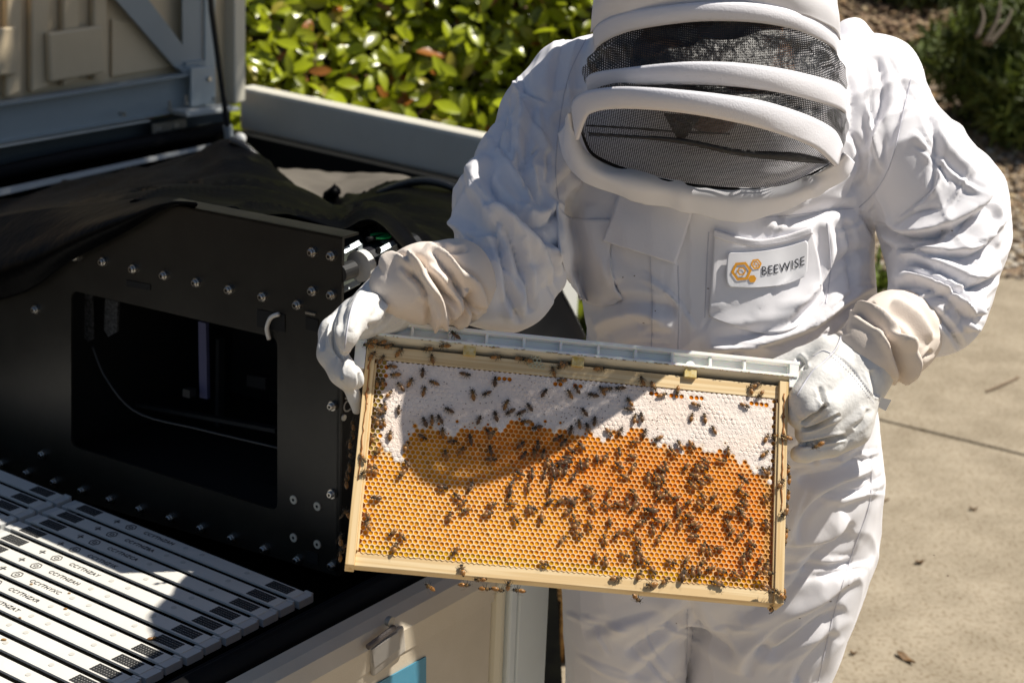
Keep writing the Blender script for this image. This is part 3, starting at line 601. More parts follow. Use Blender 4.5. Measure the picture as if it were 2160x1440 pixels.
# ------------------------------------------------- white frame tops standing in the box
WPL = mat('white_polypropylene', (.74, .72, .67), .42, col2=(.70, .68, .63), nscale=20)
PRINT = mat('black_print', (.03, .03, .03), .6)
TZ = .85; u_r = .140; bw = .0218; gap = .0095; blen = .412
def slat_parts(flip=False):
    pass
codes = ['CCYTHZAH', 'CCYTHZBA', 'CCYTHZCA', 'CCYTHZ1K', 'CCYTHZAY', 'CCYTHZAH', 'CCYTHYXC', 'CCYTHZXR', 'CCYTHZAT', 'CCYTHYAC', 'CCYTHZKA', 'CCYTHZRA', 'CCYTHXAC', 'CCYTHZCH', 'CCYTHZAN', 'CCYTHYKT']
top_me = B().box((-blen/2, 0, -.0015), (blen/2, 0, 0), (0, bw/2, 0), (0, 0, .0015)).mesh('bar')
top_me.materials.append(WPL)
lug = B().box((.006, 0, -.006), (.006, 0, 0), (0, bw/2+.001, 0), (0, 0, .005)); lug.box((.004, bw/2+.003, -.006), (.006, 0, 0), (0, .002, 0), (0, 0, .006)); lug_me = lug.mesh('end_lug'); lug_me.materials.append(mat('frosted_lug', (.6, .6, .58), .4))
lug2_me = B().box((-blen-.006, 0, -.008), (.006, 0, 0), (0, bw/2+.001, 0), (0, 0, .007)).mesh('end_lug'); lug2_me.materials.append(MATS['frosted_lug'])
grid = B()
for i in range(9):
    for j in range(4):
        grid.box((-.014-i*.0042, -.0066+j*.0044, .0003), (.0017, 0, 0), (0, .0017, 0), (0, 0, .0003))
grid_me = grid.mesh('printed_grid'); grid_me.materials.append(PRINT)
grid2 = B()
for i in range(9):
    for j in range(4): grid2.box((-blen+.014+i*.0042, -.0066+j*.0044, .0003), (.0017, 0, 0), (0, .0017, 0), (0, 0, .0003))
grid2_me = grid2.mesh('printed_grid'); grid2_me.materials.append(PRINT)
pl = B().box((-blen+.085, 0, .0003), (.005, 0, 0), (0, .0008, 0), (0, 0, .0003)); pl.box((-blen+.085, 0, .0003), (.0008, 0, 0), (0, .005, 0), (0, 0, .00035)); plus_me = pl.mesh('printed_cross'); plus_me.materials.append(PRINT)
hx = B()
for k in range(6):
    a0, a1 = math.radians(60*k), math.radians(60*k+60)
    for r_, w_ in ((.0075, .0010), (.003, .0008)):
        c0 = np.array([math.cos(a0)*r_, math.sin(a0)*r_, 0]); c1 = np.array([math.cos(a1)*r_, math.sin(a1)*r_, 0]); dd = (c1-c0)/np.linalg.norm(c1-c0); nn = np.array([-dd[1], dd[0], 0])*w_/2
        hx.prism([c0-nn, c1-nn, c1+nn, c0+nn], Z3, .0006)
hex_me = hx.mesh('hexagon_mark'); hex_me.transform(Matrix.Translation((-.300, 0, 0))); hex_me.materials.append(PRINT)
dm = B().tube([(0, .002, 0), (0, .002, .0006)], .0036, 12)
dim_me = dm.mesh('dimple'); dim_me.materials.append(mat('dull_dimple', (.55, .54, .5), .6))
def dimples(r):
    for x in (-.09, -.17, -.2, -.33):
        o = bpy.data.objects.new('dimple', dim_me); COL.objects.link(o); o.parent = r; o.location = (x, 0, 0)
ordn = ['nearest the black housing', 'second from the black housing', 'third from the black housing', 'fourth from the black housing', 'fifth from the black housing', 'sixth from the black housing', 'seventh from the black housing', 'eighth from the black housing', 'ninth from the black housing', 'tenth from the black housing', 'eleventh from the black housing', 'twelfth from the black housing', 'thirteenth from the black housing', 'fourteenth from the black housing', 'fifteenth from the black housing']
e1a = -e1; base = Matrix([[e1a[0], e2[0], 0, 0], [e1a[1], e2[1], 0, 0], [0, 0, 1, 0], [0, 0, 0, 1]])
for i in range(15):
    v = -.295-bw/2-i*(bw+gap); m4 = base.copy(); m4.translation = Vector(Bx(u_r+(i % 2)*.002, v, TZ))
    r = empty('hive_frame_top', None, 'white printed frame top bar in the right row, '+ordn[i], 'frame bar', 'white frame tops in the right row', mw=m4)
    for me in (top_me, lug_me, lug2_me, grid_me, grid2_me, plus_me, hex_me):
        o = bpy.data.objects.new(me.name.split('.')[0], me); COL.objects.link(o); o.parent = r
    dimples(r)
    tme = text_mesh(codes[i], .0098, .0002); tme.transform(Matrix.Translation((-.275, -.003, .0004))); link('serial_number', tme, PRINT, r)
for i in range(9):
    v = -.295-bw/2-i*(bw+gap); m4 = base.copy(); m4.translation = Vector(Bx(u_r+blen+.034, v, TZ))
    r = empty('hive_frame_top', None, 'white frame top bar in the far left row, '+ordn[i], 'frame bar', 'white frame tops in the far left row', mw=m4)
    for me in (top_me, lug_me, lug2_me, grid_me, grid2_me):
        o = bpy.data.objects.new(me.name.split('.')[0], me); COL.objects.link(o); o.parent = r
bxp([(.05, .4), (1.9, .4), (1.9, -2.2), (.05, -2.2)], .77, .79, 'frame_well', BLK, 0)
bxp([(.105, -.23), (.12, -.23), (.12, -2.2), (.105, -2.2)], .79, TZ-.016, 'well_edge', BLKR, .002)
def crumb(px, py, s, lab):
    p = wz(px, py, TZ+.001); b = B(); b.ball(p, (s, s*.6, s*.4), 7, 5); thing(b.build('wax_crumb', mat('brown_wax', (.35, .2, .06), .6)), lab, 'crumb')
crumb(8, 1348, .0035, 'amber wax crumb at the left edge of the white bars'); crumb(138, 1283, .0025, 'tiny amber wax crumb in the sun on a white bar'); crumb(66, 1231, .0022, 'tiny brown wax crumb beside the printed hexagon')
crumb(146, 1250, .002, 'dark wax speck near the serial number in the sun'); crumb(42, 1302, .002, 'dark wax speck near the left edge on a white bar')
# basket
WK = mat('wicker', (.5, .3, .1), .6, col2=(.2, .1, .03), nscale=60)
bc = wz(1185, 1405, 0); bc = np.array([bc[0]+.03, bc[1]+.1, 0]); bas = empty('wicker_basket', tuple(bc), 'small woven wicker basket on the ground behind the box corner', 'basket')
b = B()
for k in range(26):
    a = 2*math.pi*k/26; c = np.array([math.cos(a), math.sin(a), 0]); b.tube([bc+c*.085, bc+c*.1+Z3*.3], .006, 6)
b.build('stakes', WK, bas, smooth=True); b = B()
for k in range(14):
    z = .15+.011*k; b.tube([bc+np.array([math.cos(a)*(.093+.005*math.cos(13*a+k*math.pi)), math.sin(a)*(.093+.005*math.cos(13*a+k*math.pi)), z]) for a in np.linspace(0, 6.2832, 53)], .005, 5, caps=False)
b.build('weave', WK, bas, smooth=True)
B().tube([bc+Z3*.002, bc+Z3*.28], [.078, .09], 20).build('shade_core', mat('basket_inside', (.02, .012, .008), .9), bas)  # dark solid stands in for the shade inside the basket
# ================================================================= THE HIVE FRAME IN THE HANDS
FM = np.array([[.99542787, .0318772, .09003995], [.05127375, .61700014, -.78529092], [-.08058753, .78631716, .61254467]]); FP = np.array([.06695982, 1.80402065, 1.14110433])
fr_mw = Matrix([[*FM[0], FP[0]], [*FM[1], FP[1]], [*FM[2], FP[2]], [0, 0, 0, 1]])
hf = empty('framed_honeycomb', None, 'wooden hive frame of capped and open honeycomb held up in both gloved hands', 'hive frame', mw=fr_mw)
def fl_(px, py, z=0):
    """pixel -> local x, y on the frame plane at local depth z"""
    q = wpl(px, py, FP+FM[:, 2]*z, FM[:, 2])-FP; l = FM.T@q; return l[0], l[1]
def fw(x, y, z): return FP+FM@np.array([x, y, z])
PINE = wood('pine', (.80, .62, .36), (.68, .48, .24), (6, 260, 60)); PINEV = wood('pine_upright', (.80, .60, .33), (.66, .45, .2), (260, 5, 60))
def fbox(x0, x1, y0, y1, z0, z1, name, m, bevel=.0006, label=None):
    return B().box(((x0+x1)/2, (y0+y1)/2, (z0+z1)/2), ((x1-x0)/2, 0, 0), (0, (y1-y0)/2, 0), (0, 0, (z1-z0)/2)).build(name, m, hf, org=(0, 0, 0), bevel=bevel, label=label)
W2, H2 = .224, .1171
fbox(-W2+.0085, W2-.0085, H2-.0148, H2, -.012, .012, 'top_bar', PINE); fbox(-W2+.0095, W2-.0095, -H2, -H2+.0145, -.0105, .0105, 'bottom_bar', PINE)
for sx in (-1, 1):
    fbox(*sorted((sx*W2, sx*(W2-.0095))), -H2-.001, H2+.004, -.0165, .0165, 'end_bar', PINEV)
    fbox(*sorted((sx*(W2-.0095), sx*(W2-.012))), -H2+.015, H2-.02, .006, .0145, 'end_bar_edge', PINEV)
b = B(); rs = np.random.RandomState(3)
for sx in (-1, 1):
    pts = [(sx*(W2-.0048)+rs.randn()*.0005, y, .0168) for y in np.linspace(H2-.01, -.03 if sx < 0 else -.02, 30)]; b.tube(pts, [.0004+.0007*rs.rand() for _ in pts], 5)
    for _ in range(7):
        b.ball((sx*(W2-.0045)+rs.randn()*.001, rs.uniform(-.02, .1), .0166), (.0012, .0025*rs.rand()+.001, .0005), 6, 4)
stuff(b.build('propolis', mat('propolis', (.33, .13, .03), .4), hf, org=(0, 0, 0), smooth=True))
# plastic carrier bar on top
PW = mat('carrier_plastic', (.90, .90, .86), .35, sss=.3); yt = H2+.0275
def pbox(x0, x1, y0, y1, z0, z1, name='carrier_bar', bevel=.0005, m=PW): return fbox(x0, x1, y0, y1, z0, z1, name, m, bevel)
pbox(-.232, .236, yt-.004, yt, -.014, .017, 'upper_rail'); pbox(-.232, .236, yt-.018, yt-.004, -.012, .0075, 'rail_web')
pbox(-.230, .2335, yt-.0185, yt-.0155, -.016, .0185, 'lower_rail')
g_ = B(); n_ = 14  # curved underside
prof = [(.0175, yt-.0187), (.014, yt-.021), (.010, yt-.0225), (.005, yt-.0235), (-.004, yt-.024), (-.012, yt-.0187)]
v_ = [(x, y, z) for x in (-.228, .231) for z, y in prof]; k = len(prof)
g_.add(v_, [(i, (i+1) % k, k+(i+1) % k, k+i) for i in range(k)]+[tuple(range(k)), tuple(range(k, 2*k))[::-1]]); g_.build('under_channel', mat('beige_plastic', (.74, .68, .54), .4), hf, org=(0, 0, 0))  # underside in plain beige, deeper than the rails
rx = [fl_(x, 718, .01)[0] for x in (755, 868, 948, 1026, 1105, 1183, 1262, 1341, 1418, 1498, 1570, 1665)]
for x in rx: pbox(x-.0015, x+.0015, yt-.0155, yt-.004, .0076, .0155, 'rib')
for x, y in ((990, 742), (1218, 765), (1455, 792)):
    lx, ly = fl_(x, y, .012); pbox(lx-.0065, lx+.0065, H2-.002, yt-.018, -.006, .0165, 'clip', m=mat('waxy_clip', (.72, .62, .36), .4, col2=(.6, .4, .06), nscale=120))
    B().tube([(lx, yt-.0150, .0076), (lx, yt-.0150, .013)], .005, 14).build('clip_button', PW, hf, org=(0, 0, 0))
lx, ly = fl_(775, 735, .01); pbox(-.236, -.2245, H2-.028, yt-.001, -.0145, .0172, 'end_lug')
pbox(.2245, .2345, H2-.002, yt-.001, -.013, .0168, 'end_lug')
pbox(-.2225, .2225, H2+.0002, H2+.0028, -.010, .002, 'gap_shadow_strip', m=mat('dark_gap', (.03, .02, .012), .8))
b = B()
for _ in range(90): x = rs.uniform(-.225, .23); b.ball((x, yt-.0185+rs.randn()*.0003, .0186), (.0008+.002*rs.rand()**2, .0004, .0004), 6, 4)
for _ in range(25): b.ball((rs.uniform(-.2, .23), yt-.0002, rs.uniform(0, .016)), (.0007, .0004, .0006), 6, 4)
stuff(b.build('wax_specks', mat('wax_specks', (.30, .2, .06), .6), hf, org=(0, 0, 0)))
# ---- comb cells
pit = .00538; row = pit*math.sqrt(3)/2; ZC = .0112
cx0, cx1 = -W2+.0118, W2-.0118; cy1, cy0 = H2-.0155, -H2+.0152
lowcap = [(795, 905), (812, 955), (832, 968), (846, 962), (856, 925), (880, 905), (915, 905), (960, 912), (1010, 905), (1060, 898), (1100, 895), (1130, 908), (1165, 900), (1200, 912), (1250, 922), (1300, 912), (1345, 908), (1380, 930), (1430, 945), (1480, 945), (1530, 950), (1560, 975), (1590, 1000), (1612, 1008), (1640, 1005)]
LCx = np.array([fl_(*q, ZC)[0] for q in lowcap]); LCy = np.array([fl_(*q, ZC)[1] for q in lowcap])
holes_top = [fl_(x, y, ZC) for x, y in ((1052, 796), (1064, 797), (1078, 798), (1416, 833), (1428, 834), (1442, 837), (1456, 839), (1470, 840), (1478, 843), (1585, 851), (1596, 853), (1606, 854), (1616, 857), (1172, 810), (1185, 812), (1227, 815), (1215, 812), (1375, 829), (1387, 831))]
V = []; Fc = []; MI = []; CC = []; nv = 0
h12 = [math.radians(30*k+30) for k in range(12)]
rs = np.random.RandomState(11)
jit = {}
def corner(x, y):
    k_ = (round(x*9000), round(y*9000))
    if k_ not in jit: jit[k_] = (rs.randn()*.00015, rs.randn()*.00015, rs.randn()*.00012)
    j = jit[k_]; return (x+j[0], y+j[1], ZC+j[2])
nrow = int((cy1-cy0)/row)+1
for r_ in range(nrow+1):
    y = cy1-row*.5-r_*row
    if y < cy0-.0006: break
    ncol = int((cx1-cx0)/pit)+1
    for c_ in range(ncol+1):
        x = cx0+pit*.5+c_*pit+(pit*.5 if r_ % 2 else 0)
        if x > cx1-.0008: break
        low = np.interp(x, LCx, LCy); el, er = x-cx0, cx1-x
        capd = (y-low)/row
        edge_open = (el < .0095+.0035*(math.sin(y*90) > .2) and y > LCy[1]-.01) or (er < .0045)
        capd += 1.1*math.sin(x*170+y*60)*math.sin(x*61)+.5*rs.randn()*(abs(capd) < 3)
        op = capd < 0 or edge_open or any((x-a)**2+(y-b_)**2 < (pit*.55)**2 for a, b_ in holes_top)
        if 0 <= capd < 2.2 and rs.rand() < .30-.12*capd: part_ = True
        else: part_ = False
        Ro = pit/math.sqrt(3); outer6 = [corner(x+Ro*math.cos(math.radians(60*k+30)), y+Ro*math.sin(math.radians(60*k+30))) for k in range(6)]
        o12 = []
        for k in range(6): o12 += [outer6[k], tuple((np.array(outer6[k])+np.array(outer6[(k+1) % 6]))/2)]
        base = nv; V += o12; nv += 12
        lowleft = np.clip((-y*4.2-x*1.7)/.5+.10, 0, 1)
        if op or part_:
            rad = pit*(.440+rs.randn()*.007) if not part_ or op else pit*rs.uniform(.08, .33)
            if op and -1.2 < capd < 0 and not edge_open and rs.rand() < .6: rad *= rs.uniform(.65, .95)
            dz = rs.uniform(.0006, .0010); ox, oy = rs.randn(2)*.0001
            inner = [(x+ox+rad*math.cos(a)*(1.0+.05*math.cos(6*(a-math.radians(30)))), y+oy+rad*math.sin(a)*(1.0+.05*math.cos(6*(a-math.radians(30)))), ZC-.0001) for a in h12]
            flo = [(x+ox+.97*rad*math.cos(a), y+oy+.97*rad*math.sin(a), ZC-dz) for a in h12]
            V += inner+flo+[(x+ox, y+oy, ZC-dz-.0004)]; nv += 25
            for k in range(12):
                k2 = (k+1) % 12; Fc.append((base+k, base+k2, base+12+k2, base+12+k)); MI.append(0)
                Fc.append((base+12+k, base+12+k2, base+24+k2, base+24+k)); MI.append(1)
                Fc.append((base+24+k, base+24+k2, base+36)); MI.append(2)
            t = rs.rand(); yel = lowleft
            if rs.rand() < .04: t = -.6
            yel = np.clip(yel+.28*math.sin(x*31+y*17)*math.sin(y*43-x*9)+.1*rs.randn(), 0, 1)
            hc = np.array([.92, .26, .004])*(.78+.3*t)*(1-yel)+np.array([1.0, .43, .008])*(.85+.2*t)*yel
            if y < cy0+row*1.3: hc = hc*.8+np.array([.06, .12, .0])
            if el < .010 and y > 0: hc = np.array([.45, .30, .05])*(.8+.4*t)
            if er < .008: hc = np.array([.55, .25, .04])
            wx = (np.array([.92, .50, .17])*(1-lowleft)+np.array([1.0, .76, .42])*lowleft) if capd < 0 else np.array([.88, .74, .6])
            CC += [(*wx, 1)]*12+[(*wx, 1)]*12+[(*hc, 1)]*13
        else:
            inner = [(x+.3*pit*math.cos(a)+rs.randn()*.00015, y+.3*pit*math.sin(a)+rs.randn()*.00015, ZC-.00005+rs.rand()*.0003) for a in h12]
            lw_ = .0005*math.sin(x*95+2*math.sin(y*80))*math.sin(y*120+x*30)
            inner = [(a_, b__, c__+lw_) for a_, b__, c__ in inner]
            V += inner+[(x+rs.randn()*.0003, y+rs.randn()*.0003, ZC+lw_+rs.uniform(-.0001, .0004))]; nv += 13
            for k in range(12):
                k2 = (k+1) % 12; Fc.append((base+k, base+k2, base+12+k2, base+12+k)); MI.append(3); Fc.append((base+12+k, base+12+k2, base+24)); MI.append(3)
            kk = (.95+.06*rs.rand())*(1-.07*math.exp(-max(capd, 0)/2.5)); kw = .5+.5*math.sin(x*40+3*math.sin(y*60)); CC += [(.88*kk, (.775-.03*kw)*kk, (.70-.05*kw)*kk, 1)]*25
me = bpy.data.meshes.new('honeycomb'); me.from_pydata(V, [], Fc); me.polygons.foreach_set('material_index', MI)
ca = me.color_attributes.new('tint', 'FLOAT_COLOR', 'POINT'); ca.data.foreach_set('color', np.array(CC, dtype=np.float32).ravel())
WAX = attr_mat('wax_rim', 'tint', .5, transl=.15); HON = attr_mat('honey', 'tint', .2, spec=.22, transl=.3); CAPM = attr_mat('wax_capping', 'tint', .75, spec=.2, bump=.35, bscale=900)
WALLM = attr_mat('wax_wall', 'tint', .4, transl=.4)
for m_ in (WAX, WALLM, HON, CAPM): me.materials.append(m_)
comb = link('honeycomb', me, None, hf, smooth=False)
fbox(cx0-.002, cx1+.002, cy0-.001, cy1+.001, -.009, ZC-.0045, 'comb_midrib', mat('amber_comb_body', (.55, .25, .04), .5), 0)
# pores in the capping
b = B()
for _ in range(330):
    x = rs.uniform(cx0+.012, cx1-.01); lo = np.interp(x, LCx, LCy)
    if lo+.006 > cy1: continue
    y = rs.uniform(lo+.004, cy1-.002)
    if x > .09 and rs.rand() < .75: continue
    b.ball((x, y, ZC+.0006), (.0003+.0005*rs.rand(), .0003+.0003*rs.rand(), .0001), 6, 4)
stuff(b.build('capping_pores', mat('dark_pore', (.12, .06, .035), .8), hf, org=(0, 0, 0)))
# bridge comb on the top bar
BRW = mat('pale_bridge_wax', (.62, .62, .44), .4, sss=.2); b = B(); bx0, by0 = fl_(1125, 765, .0125)
cells = [(0, 2), (-1, 1), (0, 1), (-1.5, 0), (-.5, 0), (.5, 0), (-2, -1), (-1, -1), (0, -1), (1, -1), (-1.5, -2), (-.5, -2), (.5, -2), (1.5, -2)]
for i, j in cells:
    x, y = bx0+(i+.4)*.0042+.002, by0+j*.0036+.003; pts = [(x+.0021*math.cos(a), y+.0021*math.sin(a), .0128) for a in np.linspace(0, 2*math.pi, 13)]
    b.tube(pts, .00032, 5, caps=False)
stuff(b.build('bridge_comb', BRW, hf, org=(0, 0, 0), smooth=True))
# ================================================================= BEES
bee_mats = {}
def bee_meshes(kind):
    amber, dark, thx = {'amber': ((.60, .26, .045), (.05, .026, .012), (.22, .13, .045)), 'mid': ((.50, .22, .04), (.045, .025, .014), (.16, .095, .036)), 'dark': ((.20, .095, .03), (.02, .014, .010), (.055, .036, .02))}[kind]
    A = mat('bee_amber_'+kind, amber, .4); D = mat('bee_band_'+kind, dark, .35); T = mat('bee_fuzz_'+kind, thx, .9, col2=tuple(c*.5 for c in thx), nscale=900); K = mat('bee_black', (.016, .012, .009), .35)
    WG = mat('bee_wing', (.30, .20, .13), .25, spec=.8, trans=.86); out = {}
    b = B(); seg = 12; n = 15; v = []; L = .0075
    for i in range(n):
        t = i/(n-1); r = .00225*max(math.sin(math.pi*(t*.9+.1))**.7*(1-.35*t**3), .03); v += [(-.0018-t*L, r*math.cos(a)*1.0, .0022-t*.0006+r*.9*math.sin(a)) for a in [2*math.pi*k/seg for k in range(seg)]]
    for i in range(n-1):
        t = i/(n-1); mi = 1 if (i % 2 == 1 and i > 1) or t > .8 else 0
        b.add([], []); b.f += [(i*seg+k, i*seg+(k+1) % seg, (i+1)*seg+(k+1) % seg, (i+1)*seg+k) for k in range(seg)]; b.mi += [mi]*seg
    b.v = v; me = b.mesh('abdomen'); me.materials.append(A); me.materials.append(D); me.shade_smooth(); out['abdomen'] = me
    me = B().ball((0, 0, .0027), (.0023, .0019, .0018), 12, 8).mesh('thorax'); me.materials.append(T); me.shade_smooth(); out['thorax'] = me
    b = B().ball((.0031, 0, .0022), (.0010, .0015, .0013), 10, 6); b.tube([(.0038, .0005, .0024), (.0052, .001, .0028), (.0064, .0018, .0024)], .00014, 4); b.tube([(.0038, -.0005, .0024), (.0052, -.001, .0028), (.0064, -.0018, .0024)], .00014, 4)
    me = b.mesh('head'); me.materials.append(K); me.shade_smooth(); out['head'] = me
    ws = []
    for sg in (-1, 1):
        for sp in (.26,):
            n = 7; G = []
            for j in (-1, 0, 1):
                G.append([((.0004-.0088*t)*math.cos(sp*sg)-(sg*j*.0016*math.sin(math.pi*min(t*.8+.12, 1)))*0, sg*(.0010+.0088*t*math.sin(sp))+j*.0016*math.sin(math.pi*min(t*.8+.12, 1)), .0046+.0004*math.sin(t*3)-.0001*j*sg) for t in np.linspace(0, 1, n)])
            b = B(); b.add(np.array(G).reshape(-1, 3), [(i*n+k, i*n+k+1, (i+1)*n+k+1, (i+1)*n+k) for i in range(2) for k in range(n-1)]); me = b.mesh('wing'); me.materials.append(WG); ws.append(me)
    out['wing'] = ws; lg = []
    for sg in (-1, 1):
        for x0, x1, y1 in ((.0012, .0040, .0032), (0, .0002, .0042), (-.0012, -.0044, .0038)):
            me = B().tube([(x0, sg*.0012, .0018), (x0+(x1-x0)*.45, sg*y1*.65, .0030), (x0+(x1-x0)*.8, sg*y1*.9, .0008), (x1, sg*y1*1.1, .0001)], [.0003, .00035, .0002, .00015], 4).mesh('leg'); me.materials.append(K); lg.append(me)
    out['leg'] = lg; return out
BM = {k: bee_meshes(k) for k in ('amber', 'mid', 'dark')}
NB = [0]
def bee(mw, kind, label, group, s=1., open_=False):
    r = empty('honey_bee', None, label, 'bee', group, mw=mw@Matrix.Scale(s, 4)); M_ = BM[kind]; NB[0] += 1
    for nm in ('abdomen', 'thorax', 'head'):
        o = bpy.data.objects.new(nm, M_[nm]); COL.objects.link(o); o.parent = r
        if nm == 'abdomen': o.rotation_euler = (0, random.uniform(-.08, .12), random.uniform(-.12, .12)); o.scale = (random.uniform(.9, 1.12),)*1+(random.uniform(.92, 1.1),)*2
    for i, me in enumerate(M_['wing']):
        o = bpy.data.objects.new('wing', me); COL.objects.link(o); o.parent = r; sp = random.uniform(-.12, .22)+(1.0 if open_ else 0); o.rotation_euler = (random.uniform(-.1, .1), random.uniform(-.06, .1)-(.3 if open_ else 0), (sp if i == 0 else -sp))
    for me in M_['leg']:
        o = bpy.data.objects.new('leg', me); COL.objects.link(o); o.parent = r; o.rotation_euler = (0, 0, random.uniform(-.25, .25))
def beepose(px, py, ang, z, up=(0, 0, 1), tilt=None):
    a = math.radians(ang); x, y = fl_(px, py, z); x2, y2 = fl_(px+8*math.cos(a), py-8*math.sin(a), z); d = np.array([x2-x, y2-y, 0]); d /= np.linalg.norm(d)
    upv = np.array(up, float); upv /= np.linalg.norm(upv); d = d-upv*np.dot(d, upv); d /= np.linalg.norm(d)+1e-9; s_ = np.cross(upv, d)
    tl = random.uniform(-.15, .15) if tilt is None else tilt; s2 = s_*math.cos(tl)+upv*math.sin(tl); u2 = np.cross(d, s2)
    m = np.stack([d, s2, u2], 1); mw = FM@m; p = fw(x, y, z); return Matrix([[*mw[0], p[0]], [*mw[1], p[1]], [*mw[2], p[2]], [0, 0, 0, 1]])
